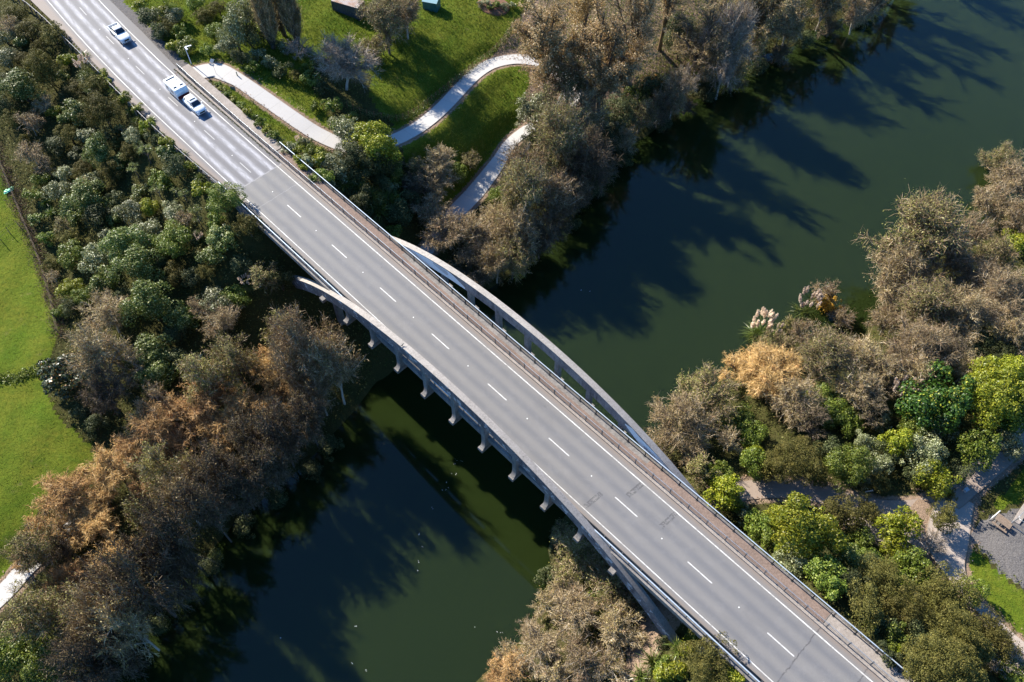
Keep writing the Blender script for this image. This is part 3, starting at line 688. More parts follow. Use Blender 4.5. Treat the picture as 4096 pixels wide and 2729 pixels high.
# ------------------------------------------------------------------ vehicles
def heading(s): return math.atan2(TY, TX) + math.atan2(float(tc(s + 3) - tc(s - 3)), 6.0)
def loft(b, xs, prof, mat=0, smooth=True):
    """stations along x; prof(x) -> list of (y, z) going round; closed strip with end caps"""
    rows = [[(x, y, z) for y, z in prof(i)] for i, x in enumerate(xs)]
    R = np.array(rows); R = np.concatenate([R, R[:, :1]], 1); b.quadsheet(R, mat, smooth)
    for e in (0, -1):
        q = np.array(rows[e]); n = len(q); c = q.mean(0)
        v = np.vstack([q, c]); b.add(v, [[i, (i + 1) % n, n] for i in range(n)], mat, False)
def body_shell(b, st, mat=0):
    """st: (x, half width, z bottom, z shoulder, z top, top half width)"""
    def prof(i):
        x, w, zb_, zs, zt, tw = st[i]; w0 = w * .94
        return [(-w0, zb_), (-w, zb_ + .18), (-w, zs - .05), (-w * .985, zs), (-tw, zt - .03), (-tw * .9, zt), (tw * .9, zt), (tw, zt - .03), (w * .985, zs), (w, zs - .05), (w, zb_ + .18), (w0, zb_)]
    loft(b, [q[0] for q in st], prof, mat, True)
def wheel_mesh(r=.36, w=.24):
    b = MB(); n = 20
    ang = np.linspace(0, 2 * math.pi, n + 1); prof = [(r * .62, -w / 2), (r * .94, -w / 2), (r, -w * .35), (r, w * .35), (r * .94, w / 2), (r * .62, w / 2)]
    b.quadsheet(np.array([[(q * math.cos(a), y, q * math.sin(a)) for q, y in prof] for a in ang]), 0, True)
    tyre = b.mesh("tyre", M['rubber']); b = MB()
    for y in (-w * .42, w * .42):
        b.add([(r * .63 * math.cos(a), y, r * .63 * math.sin(a)) for a in ang[:-1]] + [(0, y * 1.05, 0)], [[i, (i + 1) % n, n] for i in range(n)])
    return tyre, b.mesh("rim", M['chrome'])
TYRE, RIM = wheel_mesh()
def wheels(root, xs, y, r=.36):
    for x in xs:
        for sg in (-1, 1):
            w = part("wheel", TYRE, root, (x, sg * y, r)); w.scale = (r / .36,) * 3; part("rim", RIM, w)
def quad(b, pts, mat=0): b.add(pts, [[0, 1, 2, 3]], mat)
def cabin(root, st, glass_front, glass_rear, glass_sides, roofmat=M['white_car']):
    b = MB(); body_shell(b, st); return b.build("cabin", roofmat, root)
def pane(root, name, pts, off, mat=M['glass']):
    p = np.array(pts, float); n = np.cross(p[1] - p[0], p[2] - p[0]); n /= np.linalg.norm(n)
    b = MB(); quad(b, p + n * off); quad(b, (p + n * (off - .02))[::-1]); return b.build(name, mat, root)
# double-cab utility truck
s_, t_ = -49.1, 1.75 + float(tc(-49.1))
ute = tag(empty("pickup_truck", W(s_, t_, .006), heading(s_)), "white double-cab pickup truck with open grey tray on the far approach road", "pickup truck")
b = MB()
body_shell(b, [(2.55, .72, .45, .80, .92, .62), (2.45, .82, .32, .92, 1.02, .74), (1.9, .89, .30, 1.0, 1.12, .78), (1.1, .90, .28, 1.05, 1.18, .80), (.9, .90, .28, 1.05, 1.20, .82), (-.75, .90, .28, 1.05, 1.14, .84), (-.8, .90, .28, 1.03, 1.08, .86)])
b.box((-1.66, .83, .78), (1.72, .10, .56)); b.box((-1.66, -.83, .78), (1.72, .10, .56)); b.box((-2.51, 0, .74), (.09, 1.74, .5)); b.box((-.83, 0, .8), (.06, 1.6, .56)); b.box((-1.66, 0, .44), (1.70, 1.58, .12))
b.build("body", M['white_car'], ute)
b = MB(); b.box((-1.66, 0, .53), (1.62, 1.54, .03)); b.build("tray_liner", M['grey_tray'], ute)
cab = cabin(ute, [(1.0, .80, 1.1, 1.16, 1.2, .70), (.35, .80, 1.1, 1.25, 1.70, .60), (.2, .80, 1.1, 1.25, 1.76, .62), (-.6, .80, 1.1, 1.25, 1.76, .62), (-.72, .80, 1.1, 1.2, 1.70, .61), (-.8, .80, 1.1, 1.18, 1.22, .7)], 0, 0, 0)
pane(ute, "windscreen", [(.98, -.70, 1.22), (.98, .70, 1.22), (.38, .58, 1.695), (.38, -.58, 1.695)], .02)
pane(ute, "rear_window", [(-.84, .62, 1.24), (-.84, -.62, 1.24), (-.745, -.55, 1.66), (-.745, .55, 1.66)], .02)
for sg in (-1, 1):
    q = [(.8, sg * .80, 1.24), (-.68, sg * .80, 1.24), (-.6, sg * .645, 1.68), (.3, sg * .645, 1.68)]
    pane(ute, "side_window", q if sg < 0 else q[::-1], .02)
    b = MB(); b.box((.72, sg * .99, 1.22), (.12, .2, .15)); b.build("mirror", M['black'], ute)
    b = MB(); b.box((2.5, sg * .62, .84), (.14, .32, .16)); b.build("headlight", M['lamp_glass'], ute)
b = MB(); b.box((2.57, 0, .78), (.06, .8, .26)); b.build("grille", M['black'], ute)
b = MB(); b.box((2.55, 0, .46), (.16, 1.62, .2)); b.build("bumper", M['chrome'], ute)
wheels(ute, (1.62, -1.5), .80, .37)
# estate / SUV towing the caravan
s_, t_ = -25.7, 1.72 + float(tc(-26))
suv = tag(empty("family_car", W(s_, t_, .006), heading(s_)), "white family car with dark sunroof towing the caravan", "car"); suv.scale = (.92, .95, .96)
b = MB()
body_shell(b, [(2.32, .66, .42, .72, .82, .52), (2.2, .82, .26, .82, .93, .68), (1.6, .90, .24, .94, 1.05, .76), (1.0, .91, .22, 1.0, 1.10, .78), (-1.6, .91, .22, 1.03, 1.10, .80), (-2.1, .88, .26, 1.0, 1.06, .78), (-2.3, .78, .40, .9, .98, .66)])
b.build("body", M['white_car'], suv)
cabin(suv, [(1.05, .80, 1.0, 1.06, 1.1, .70), (.35, .80, 1.0, 1.2, 1.58, .60), (.1, .80, 1.0, 1.22, 1.66, .62), (-1.2, .80, 1.0, 1.22, 1.66, .61), (-1.75, .79, 1.0, 1.2, 1.58, .58), (-2.15, .76, 1.0, 1.04, 1.08, .66)], 0, 0, 0)
pane(suv, "windscreen", [(1.02, -.70, 1.12), (1.02, .70, 1.12), (.38, .58, 1.575), (.38, -.58, 1.575)], .02)
pane(suv, "rear_window", [(-2.14, .62, 1.1), (-2.14, -.62, 1.1), (-1.78, -.54, 1.55), (-1.78, .54, 1.55)], .02)
for sg in (-1, 1):
    q = [(.85, sg * .80, 1.15), (-1.75, sg * .79, 1.17), (-1.5, sg * .635, 1.56), (.3, sg * .645, 1.58)]
    pane(suv, "side_window", q if sg < 0 else q[::-1], .02)
    b = MB(); b.box((.75, sg * .98, 1.12), (.12, .2, .15)); b.build("mirror", M['white_car'], suv)
    b = MB(); b.box((2.2, sg * .63, .80), (.22, .28, .14)); b.build("headlight", M['lamp_glass'], suv)
b = MB(); b.box((-.15, 0, 1.668), (.34, .98, .03)); b.build("sunroof", M['glass'], suv)
b = MB(); b.box((2.33, 0, .62), (.06, .9, .24)); b.build("grille", M['black'], suv)
wheels(suv, (1.42, -1.4), .80, .36)
# caravan
s_, t_ = -30.35, 1.62 + float(tc(-30.35))
cv = tag(empty("caravan", W(s_, t_, .006), heading(s_)), "white caravan with roof hatches and dark red front band behind the family car", "caravan"); cv.scale = (1, .97, .87)
b = MB()
body_shell(b, [(1.86, 1.0, .55, 1.35, 1.46, .93), (1.80, 1.04, .42, 2.16, 2.30, .98), (1.55, 1.06, .40, 2.26, 2.36, 1.02), (-1.6, 1.06, .40, 2.26, 2.36, 1.02), (-1.8, 1.04, .42, 2.2, 2.32, .99), (-1.88, 1.0, .5, 1.6, 1.75, .95)])
b.build("body", M['white_car'], cv)
b = MB(); b.box((1.875, 0, .88), (.06, 1.9, .62)); b.build("front_band", M['red_band'], cv)
b = MB(); b.box((-1.30, -.02, 2.365), (.30, 1.52, .05)); b.build("skylight", M['glass'], cv)
b = MB(); b.box((1.18, 0, 2.362), (.85, .16, .03)); b.build("roof_channel", M['grey_tray'], cv)
for x, y in ((-.55, .62), (-.5, -.55)):
    b = MB(); b.box((x, y, 2.39), (.16, .16, .08)); b.build("roof_vent", M['grey_tray'], cv)
for y in (-.56, .56):
    b = MB(); b.box((.92, y, 2.375), (.36, .5, .04)); h = b.build("roof_hatch", M['glass'], cv)
    b = MB(); b.add([(.70, y - .27, 2.41), (.70, y + .27, 2.41), (1.0, y + .27, 2.50), (1.0, y - .27, 2.50), (.70, y - .27, 2.44), (.70, y + .27, 2.44), (1.0, y + .27, 2.53), (1.0, y - .27, 2.53)], BOXF); b.build("hatch_lid", M['white_car'], h)
for sg in (-1, 1):
    for x in (-.9, .6):
        b = MB(); b.box((x, sg * 1.055, 1.6), (.75, .05, .5)); b.build("window", M['glass'], cv)
b = MB(); b.box((2.2, .0, .42), (1.0, .10, .10)); b.box((1.98, .28, .44), (.6, .08, .08), -.5); b.box((1.98, -.28, .44), (.6, .08, .08), .5); b.build("drawbar", M['black'], cv)
wheels(cv, (-.25,), .93, .33)

# ------------------------------------------------------------------ lamp, sign, bollard
lp = at(765.4, 256.5, 14.75)
lamp = tag(empty("street_lamp", lp), "short pale street lamp with two heads beside the flowering bush at the hairpin path", "street lamp")
M['lamp_paint'] = plain('pale_blue_lamp_paint', (.62, .68, .76), .4, .1, .05)
b = MB(); b.tube([(0, 0, 0), (0, 0, 1.5), (0, 0, 3.1)], [.085, .07, .055], 8); b.build("pole", M['lamp_paint'], lamp)
for dx, dy, L in ((.85, .42, 1.0), (.55, -.62, .8)):
    b = MB(); n = math.hypot(dx, dy); a = math.atan2(dy, dx); c = (dx / n * L * .5, dy / n * L * .5, 3.13); b.box(c, (L, .2, .07), a); b.build("lamp_head", M['white_car'], lamp)
sg_ = at(864.9, 296, 14.68)
sign = tag(empty("road_sign", sg_), "grey back of a diamond warning sign on a thin post at the hairpin path", "sign")
b = MB(); b.tube([(0, 0, 0), (0, 0, 2.6)], .03, 6); b.build("post", M['steel'], sign)
b = MB(); d = np.array([.72, .69, 0]); q = np.array([[0, 0, -.42], [.30, .29, 0], [0, 0, .42], [-.30, -.29, 0]]) * 1.0
b.add(np.vstack([q + [0.05, -.05, 2.45], q + [.07, -.07, 2.45]]), [[0, 1, 2, 3], [7, 6, 5, 4], [0, 4, 5, 1], [1, 5, 6, 2], [2, 6, 7, 3], [3, 7, 4, 0]]); b.build("sign_plate", M['steel_blue'], sign)
bo = at(949, 301.5, 14.6); bl = tag(empty("bollard", bo), "short dark green bollard standing in the middle of the pale path", "bollard")
M['bollard'] = plain('dark_green_paint', (.06, .085, .04), .6)
b = MB(); b.tube([(0, 0, -.1), (0, 0, .52), (0, 0, .6), (0, 0, .62)], [.085, .085, .07, .01], 8); b.build("post", M['bollard'], bl)
b = MB(); b.tube([(0, 0, .44), (0, 0, .5)], [.09, .09], 8); b.build("reflector_band", M['white_line'], bl)
# bird standing on the left rib
bd = W(31.5, -5.25, float(ztop(31.5)))
b = MB(); b.tube([(-.2, 0, .2), (-.08, 0, .17), (.06, 0, .19), (.14, 0, .27), (.17, 0, .34), (.24, 0, .35), (.29, 0, .34)], [.02, .07, .085, .05, .035, .035, .006], 8); b.tube([(0, .03, 0), (0, .03, .15)], .01, 4); b.tube([(0, -.03, 0), (0, -.03, .15)], .01, 4)
bird = b.build("bird", M['steel_dark'], None, (0, 0, 0)); bird.location = bd; bird.rotation_euler = (0, 0, .6); tag(bird, "small dark bird perched on top of the left arch rib", "bird")

# ------------------------------------------------------------------ garden, yard and paddock things
def local(root, b, name, mat): return b.build(name, mat, root)
# shipping container, planks in front of it
A_ = np.array(at(1332, 47, 12.9)); B2 = np.array(at(1438.5, 78, 12.9)); ang = math.atan2(B2[1] - A_[1], B2[0] - A_[0]); zc = float(terrain_z(B2[0], B2[1]))
cont = tag(empty("shipping_container", (A_[0], A_[1], zc - .05), ang), "dark blue-grey shipping container with rusty roof on the lawn", "container")
M['cont_blue'] = plain('dark_container_paint', (.055, .075, .10), .55, 0, .25, 2)
def rust_mat():
    m, t, b, _ = new_mat('rusty_roof'); co = obj_co(t); n1 = noise(t, co, .55, 6, .7)
    c = ramp(t, n1, [(.42, (.36, .31, .29)), (.55, (.30, .17, .11)), (.68, (.24, .08, .035))]); t.links.new(c, b.inputs["Base Color"]); b.inputs["Roughness"].default_value = .8; return m
M['rust'] = rust_mat()
CL, CWd, CH = 5.2, 2.3, 2.45
def corr(b, p0, p1, z0, z1, n, dpt, mat=0):
    p0, p1 = np.array(p0, float), np.array(p1, float); d = (p1 - p0); nn = np.array([d[1], -d[0]]) / np.linalg.norm(d); rows = []
    for i in range(n * 4 + 1):
        q = p0 + d * i / (n * 4) + nn * (dpt if (i // 2) % 2 else 0); rows.append([(q[0], q[1], z0), (q[0], q[1], z1)])
    b.quadsheet(np.array(rows), mat)
b = MB(); corr(b, (0.08, 0.05), (CL - .08, .05), .15, CH - .1, 16, -.045); corr(b, (CL - .05, .1), (CL - .05, CWd - .1), .15, CH - .1, 6, -.045); corr(b, (CL - .1, CWd - .05), (.1, CWd - .05), .15, CH - .1, 16, -.045); corr(b, (.05, CWd - .1), (.05, .1), .15, CH - .1, 6, -.045); local(cont, b, "wall_panels", M['cont_blue'])
b = MB()
for x in (.06, CL - .06):
    for y in (.06, CWd - .06): b.box((x, y, CH / 2), (.14, .14, CH))
for z in (.08, CH - .07):
    for y in (.06, CWd - .06): b.box((CL / 2, y, z), (CL - .26, .12, .13))
    for x in (.06, CL - .06): b.box((x, CWd / 2, z), (.12, CWd - .26, .13))
local(cont, b, "frame", M['cont_blue'])
b = MB(); rows = []
for i in range(65): x = .03 + (CL - .06) * i / 64; z = CH + .01 + (.035 if (i // 2) % 2 else 0); rows.append([(x, .02, z), (x, CWd - .02, z)])
b.quadsheet(np.array(rows)); local(cont, b, "roof", M['rust'])
q = np.array(at(1362, 66, zc)); pile = tag(empty("plank_pile", (q[0], q[1], zc), ang - .15), "loose pile of pale weathered planks in front of the shipping container", "planks"); rr = np.random.default_rng(8)
M['plank'] = plain('pale_plank', (.44, .37, .33), .85, 0, .3, 5)
for k in range(9):
    b = MB(); b.box((0, 0, 0), (2.2 + rr.random(), .16 + .1 * rr.random(), .05)); o = local(pile, b, "plank", M['plank']); o.location = (rr.normal() * .35, rr.normal() * .25, .06 + .05 * k * .5); o.rotation_euler = (0, .03 * rr.normal(), rr.normal() * .14)
# teal garden shed
A_ = np.array(at(1692, 38, 11.2)); B2 = np.array(at(1748, 48, 11.2)); ang = math.atan2(B2[1] - A_[1], B2[0] - A_[0]); zs = float(terrain_z(B2[0], B2[1]))
shed = tag(empty("garden_shed", (A_[0], A_[1], zs - .05), ang), "small teal metal garden shed at the top edge of the lawn", "shed"); M['teal'] = plain('teal_sheet_steel', (.03, .135, .155), .45, .1, .12, 2)
w_ = float(np.linalg.norm(B2 - A_)); b = MB(); corr(b, (0, 0), (w_, 0), 0, 1.85, 8, -.02); corr(b, (w_, 0), (w_, 2.0), 0, 1.85, 6, -.02); corr(b, (w_, 2.0), (0, 2.0), 0, 1.85, 8, -.02); corr(b, (0, 2.0), (0, 0), 0, 1.85, 6, -.02); local(shed, b, "wall", M['teal'])
b = MB(); b.quadsheet(np.array([[(-.08, -.08, 1.85), (w_ + .08, -.08, 1.85)], [(-.08, 1.0, 2.15), (w_ + .08, 1.0, 2.15)], [(-.08, 2.08, 1.85), (w_ + .08, 2.08, 1.85)]])); b.add([(0, -.02, 1.85), (0, 2.02, 1.85), (0, 1, 2.13)], [[0, 1, 2]]); b.add([(w_, -.02, 1.85), (w_, 2.02, 1.85), (w_, 1, 2.13)], [[0, 1, 2]]); local(shed, b, "roof", plain('pale_teal_roof', (.20, .34, .38), .4, .1, .1, 2))
b = MB(); b.box((w_ * .5, -.03, .9), (.8, .03, 1.7)); local(shed, b, "door", M['teal'])
# round garden bed with bark edge
q = np.array(at(1975, 30, 9.9)); zq = float(terrain_z(q[0], q[1])); b = MB(); aa = np.linspace(0, 2 * math.pi, 41); rows = []
for rad, hz in ((2.9, -.1), (2.8, .16), (2.45, .2), (0.02, .34)): rows.append([(q[0] + math.cos(a) * rad * (1 + .06 * math.sin(3 * a)), q[1] + math.sin(a) * rad * .9, float(terrain_z(q[0] + math.cos(a) * rad, q[1] + math.sin(a) * rad)) + hz) for a in aa])
b.quadsheet(np.array(rows), 0, True); bed = b.build("garden_bed", plain('red_bark_mulch', (.20, .095, .055), .95, 0, .5, 6)); tag(bed, "round garden bed edged with red-brown bark on the top lawn", "garden bed")
# picnic table on the edge of the yard
pq = np.array(at(4010, 2092, 7.0)); zp = float(terrain_z(pq[0], pq[1])); e1 = np.array(at(4000, 2075, zp)); e2 = np.array(at(4040, 2105, zp)); ang = math.atan2(e2[1] - e1[1], e2[0] - e1[0])
tbl = tag(empty("picnic_table", (pq[0], pq[1], zp), ang), "brown wooden picnic table with attached benches by the park path", "table")
b = MB(); [b.box((0, y, .74), (1.8, .13, .04)) for y in (-.29, -.145, 0, .145, .29)]; local(tbl, b, "tabletop", M['wood'])
for y in (-.72, .72): b = MB(); [b.box((0, y + d_, .44), (1.8, .12, .04)) for d_ in (-.065, .065)]; local(tbl, b, "bench_seat", M['wood'])
for x in (-.6, .6):
    b = MB(); b.box((x, 0, .40), (.06, 1.5, .07)); b.box((x, 0, .69), (.06, .6, .06)); b.add([(x - .03, -.65, 0), (x + .03, -.65, 0), (x + .03, -.2, .7), (x - .03, -.2, .7), (x - .03, -.55, 0), (x + .03, -.55, 0), (x + .03, -.1, .7), (x - .03, -.1, .7)], BOXF); b.add([(x - .03, .65, 0), (x + .03, .65, 0), (x + .03, .2, .7), (x - .03, .2, .7), (x - .03, .55, 0), (x + .03, .55, 0), (x + .03, .1, .7), (x - .03, .1, .7)], BOXF); local(tbl, b, "leg_frame", M['wood'])
# low white rail round two sides of the table
def polyline_fence(name, label, cat, pix, z0, h, spacing, mat, rails, post_r=.04, box_=False, wire=False):
    P = catmull([(*at(a, b_, z0)[:2], 0) for a, b_ in pix], .25) if len(pix) > 2 else np.array([(*at(a, b_, z0)[:2], 0) for a, b_ in pix])
    if len(pix) == 2: P = np.linspace(P[0], P[1], 20)
    P[:, 2] = terrain_z(P[:, 0], P[:, 1]); o0 = tuple(P[0]); root = tag(empty(name, o0), label, cat)
    L = np.r_[0, np.cumsum(np.hypot(*np.diff(P[:, :2], axis=0).T))]; n = max(1, int(round(L[-1] / spacing))); b = MB(); b.tube([(0, 0, -.3), (0, 0, h)], post_r, 6 if not box_ else 4); pm = b.mesh("post", mat)
    for d in np.linspace(0, L[-1], n + 1): part("post", pm, root, tuple(np.array([np.interp(d, L, P[:, k]) for k in range(3)]) - o0))
    for k, (nm, z, r_) in enumerate(rails): b = MB(); b.tube(P[::2] + [0, 0, z] - np.array(o0), r_, 4); b.build(nm, mat, root)
    return P
polyline_fence("low_rail", "low white rail along the path side of the picnic table", "rail", [(3965, 2075), (3998, 2046)], 6.6, .6, 1.5, M['white_line'], (("rail", .55, .07), ("lower_rail", .25, .05)), .05)
polyline_fence("chain_link_fence", "chain-link enclosure with pale pipe rails at the edge of the gravel yard", "fence", [(4038, 2098), (4075, 2060), (4150, 1985)], 6.6, 2.0, 2.4, M['steel'], (("top_rail", 1.95, .035), ("bottom_rail", .1, .025)), .035)
polyline_fence("chain_link_fence", "chain-link fence side running out across the gravel yard", "fence", [(4040, 2100), (4096, 2140), (4190, 2210)], 6.6, 2.0, 2.4, M['steel'], (("top_rail", 1.95, .035), ("middle_rail", 1.0, .02), ("bottom_rail", .1, .025)), .035)
b = MB(); e = [np.array(at(*p_, 6.6)) for p_ in ((4050, 2085), (4130, 1960), (4160, 1975), (4075, 2100))]; e = [(p_[0], p_[1], float(terrain_z(p_[0], p_[1])) + .12) for p_ in e]; b.add(e + [(p_[0], p_[1], p_[2] - .3) for p_ in e], [[0, 1, 2, 3], [0, 4, 5, 1], [1, 5, 6, 2], [2, 6, 7, 3], [3, 7, 4, 0]]); sl = b.build("concrete_slab", M['conc_path']); tag(sl, kind='structure')
q = np.array(at(3462, 1968, 5.9)); mk = tag(empty("marker_post", tuple(q), 0), "white marker post leaning beside the shaded park path", "post"); b = MB(); b.box((0, 0, .5), (.12, .12, 1.0)); o = local(mk, b, "post", M['white_line']); o.rotation_euler = (.2, .5, 0); b = MB(); b.box((0, 0, 1.02), (.15, .15, .05)); o = local(mk, b, "cap", M['white_line']); o.rotation_euler = (.2, .5, 0)
q = np.array(at(3865, 1960, 6.5)); ub = tag(empty("utility_box", (q[0], q[1], float(terrain_z(q[0], q[1]))), .5), "small white utility box in the shade at the path corner", "box"); b = MB(); b.box((0, 0, .3), (.5, .4, .6)); local(ub, b, "cabinet", M['white_car']); b = MB(); b.box((0, 0, .63), (.56, .46, .05)); local(ub, b, "lid", M['steel'])
# vine-covered fence between lawn and ramp path
M['post_red'] = plain('rusty_fence_post', (.26, .115, .06), .8, 0, .2, 4)
VP = polyline_fence("vine_fence", "rusty-posted fence overgrown with dark vine between lawn and ramp path", "fence", [(2070, 84), (1990, 162), (1900, 238), (1830, 300), (1755, 366), (1690, 428), (1620, 478), (1550, 502), (1470, 500), (1400, 480)], 10.3, 1.25, 1.1, M['post_red'], (("top_wire", 1.15, .012), ("middle_wire", .7, .012)), .05)
VINE_AT = VP
# wire fences of the paddock
polyline_fence("paddock_fence", "wire paddock fence along the edge of the left planting", "fence", [(-60, 470), (10, 630), (55, 755), (100, 880), (140, 985), (180, 1110), (212, 1230), (232, 1330)], 6.6, 1.2, 2.6, M['wood'], (("top_wire", 1.12, .012), ("middle_wire", .75, .012), ("bottom_wire", .35, .012)), .06)
polyline_fence("paddock_fence", "short wire cross fence with leaning shadows on the left meadow", "fence", [(-120, 1035), (0, 968), (60, 930), (130, 900)], 6.6, 1.35, 1.5, M['wood'], (("top_wire", 1.25, .012), ("bottom_wire", .6, .012)), .055)
# crumpled mint sheet on the meadow
q = np.array(at(48, 778, 7.2)); zq = float(terrain_z(q[0], q[1])); b = MB(); rr = np.random.default_rng(2); g_ = np.linspace(-1, 1, 13); rows = [[(u * .72 + .1 * v, v * .4 + .12 * u, .10 + .16 * (1 - u * u) * (1 - v * v) + .10 * math.sin(4 * u + 3 * v) * math.cos(5 * v - u)) for u in g_] for v in g_]
b.quadsheet(np.array(rows), 0, True); o = b.build("plastic_sheet", plain('mint_plastic', (.30, .85, .48), .35, 0, .1, 3)); o.location = (q[0], q[1], zq + .05); o.rotation_euler = (0, 0, .5); tag(o, "crumpled bright mint plastic sheet lying on the meadow by the fence", "plastic sheet")

# ------------------------------------------------------------------ foliage builders (unit plants, later copied)
M['lf_dg'] = leaf_mat('dark_leaves_pale_tips', (.115, .155, .026), (.52, .52, .22), (.048, .075, .015), .42, .3, .25, .5)
M['lf_gg'] = leaf_mat('silver_leaves', (.180, .195, .075), (.56, .56, .36), (.080, .094, .038), .4, .38, .25, .55)
M['lf_yg'] = leaf_mat('lime_leaves', (.21, .235, .016), (.50, .47, .055), (.085, .12, .009), .42, .3, .3, .5)
M['lf_mg'] = leaf_mat('mid_green_leaves', (.130, .175, .020), (.38, .40, .09), (.056, .088, .012), .45, .3, .28, .4)
M['lf_ol'] = leaf_mat('olive_leaves', (.112, .102, .024), (.25, .215, .062), (.050, .050, .013), .6, .15, .25, .4)
M['lf_bb'] = leaf_mat('blackish_leaves', (.068, .082, .028), (.20, .21, .09), (.030, .040, .014), .55, .2, .2, .35)
M['lf_br'] = leaf_mat('brown_olive_leaves', (.285, .215, .078), (.60, .49, .26), (.11, .092, .028), .5, .2, .3, .5)
M['lf_bg'] = leaf_mat('olive_brown_leaves', (.205, .195, .050), (.50, .45, .20), (.075, .082, .020), .5, .2, .3, .5)
M['lf_or'] = leaf_mat('rust_leaves', (.44, .270, .085), (.72, .50, .22), (.23, .14, .042), .55, .12, .35, .5)
M['lf_pl'] = leaf_mat('gold_leaves', (.40, .275, .110), (.74, .60, .37), (.19, .145, .05), .42, .25, .35, .5)
M['lf_ye'] = leaf_mat('yellow_leaves', (.48, .27, .03), (.65, .42, .08), (.25, .17, .02), .5, .3, .3, .4)
M['lf_ct'] = leaf_mat('glossy_leaves', (.045, .095, .012), (.45, .42, .05), (.020, .05, .008), .45, .3, .2, .25)
M['lf_pr'] = leaf_mat('dark_orange_leaves', (.038, .055, .018), (.34, .14, .02), (.02, .032, .012), .35, .5, .2, .3)
M['lf_fx'] = leaf_mat('flax_blades', (.13, .17, .028), (.34, .35, .10), (.05, .085, .018), .35, .5, .25, .4)
M['lf_cb'] = leaf_mat('cabbage_blades', (.21, .24, .075), (.50, .50, .24), (.09, .12, .03), .35, .5, .25, .5)
M['lf_pm'] = leaf_mat('plume', (.80, .66, .52), (.90, .80, .68), (.60, .48, .36), .9, .1, .45, .4)
M['tw_br'] = leaf_mat('brown_twigs', (.31, .23, .13), (.62, .51, .36), (.145, .108, .062), .9, .08, 0, .5)
M['tw_gr'] = leaf_mat('grey_twigs', (.32, .265, .20), (.62, .53, .43), (.15, .12, .09), .9, .08, 0, .5)
M['tw_dk'] = leaf_mat('dark_twigs', (.15, .115, .078), (.30, .24, .175), (.07, .055, .04), .9, .08, 0, .4)
M['tw_or'] = leaf_mat('orange_twigs', (.47, .290, .115), (.73, .52, .28), (.25, .155, .06), .9, .08, 0, .55)
M['lf_dkb'] = leaf_mat('dark_brown_leaves', (.115, .090, .036), (.26, .20, .10), (.045, .040, .016), .5, .2, .25, .4)
M['lf_un'] = leaf_mat('undergrowth_leaves', (.095, .105, .022), (.27, .245, .085), (.036, .044, .012), .6, .15, .25, .4)
M['lf_gs'] = leaf_mat('grass_blades', (.150, .185, .022), (.34, .32, .08), (.075, .115, .012), .6, .2, .3, .35)
M['lf_dry'] = leaf_mat('dry_stems', (.22, .155, .10), (.38, .29, .2), (.11, .08, .05), .8, .2, .2, .4)
M['lf_lit'] = leaf_mat('fallen_leaf', (.34, .23, .15), (.55, .42, .31), (.18, .11, .06), .7, .2, .1, .4)

def unit(v): return v / (np.linalg.norm(v, axis=-1, keepdims=True) + 1e-9)
def rdir(r, n): return unit(r.normal(size=(n, 3)))
def leaves(b, r, pos, nor, size, mat=0, aspect=.55):
    n = len(pos); nor = unit(nor); u = unit(np.cross(nor, rdir(r, n))); v = np.cross(nor, u)
    a = (size * (.65 + .7 * r.random(n)))[:, None]
    q = np.stack([pos - u * a * .5, pos + v * a * .5 * aspect, pos + u * a * .5, pos - v * a * .5 * aspect], 1)
    b.add(q.reshape(-1, 3), np.arange(4 * n).reshape(-1, 4), mat)
def ribbons(b, r, A, B_, wa, wb_, mat=0):
    n = len(A); w = unit(np.cross(unit(B_ - A), rdir(r, n)))
    q = np.stack([A - w * wa, A + w * wa, B_ + w * wb_, B_ - w * wb_], 1)
    b.add(q.reshape(-1, 3), np.arange(4 * n).reshape(-1, 4), mat)

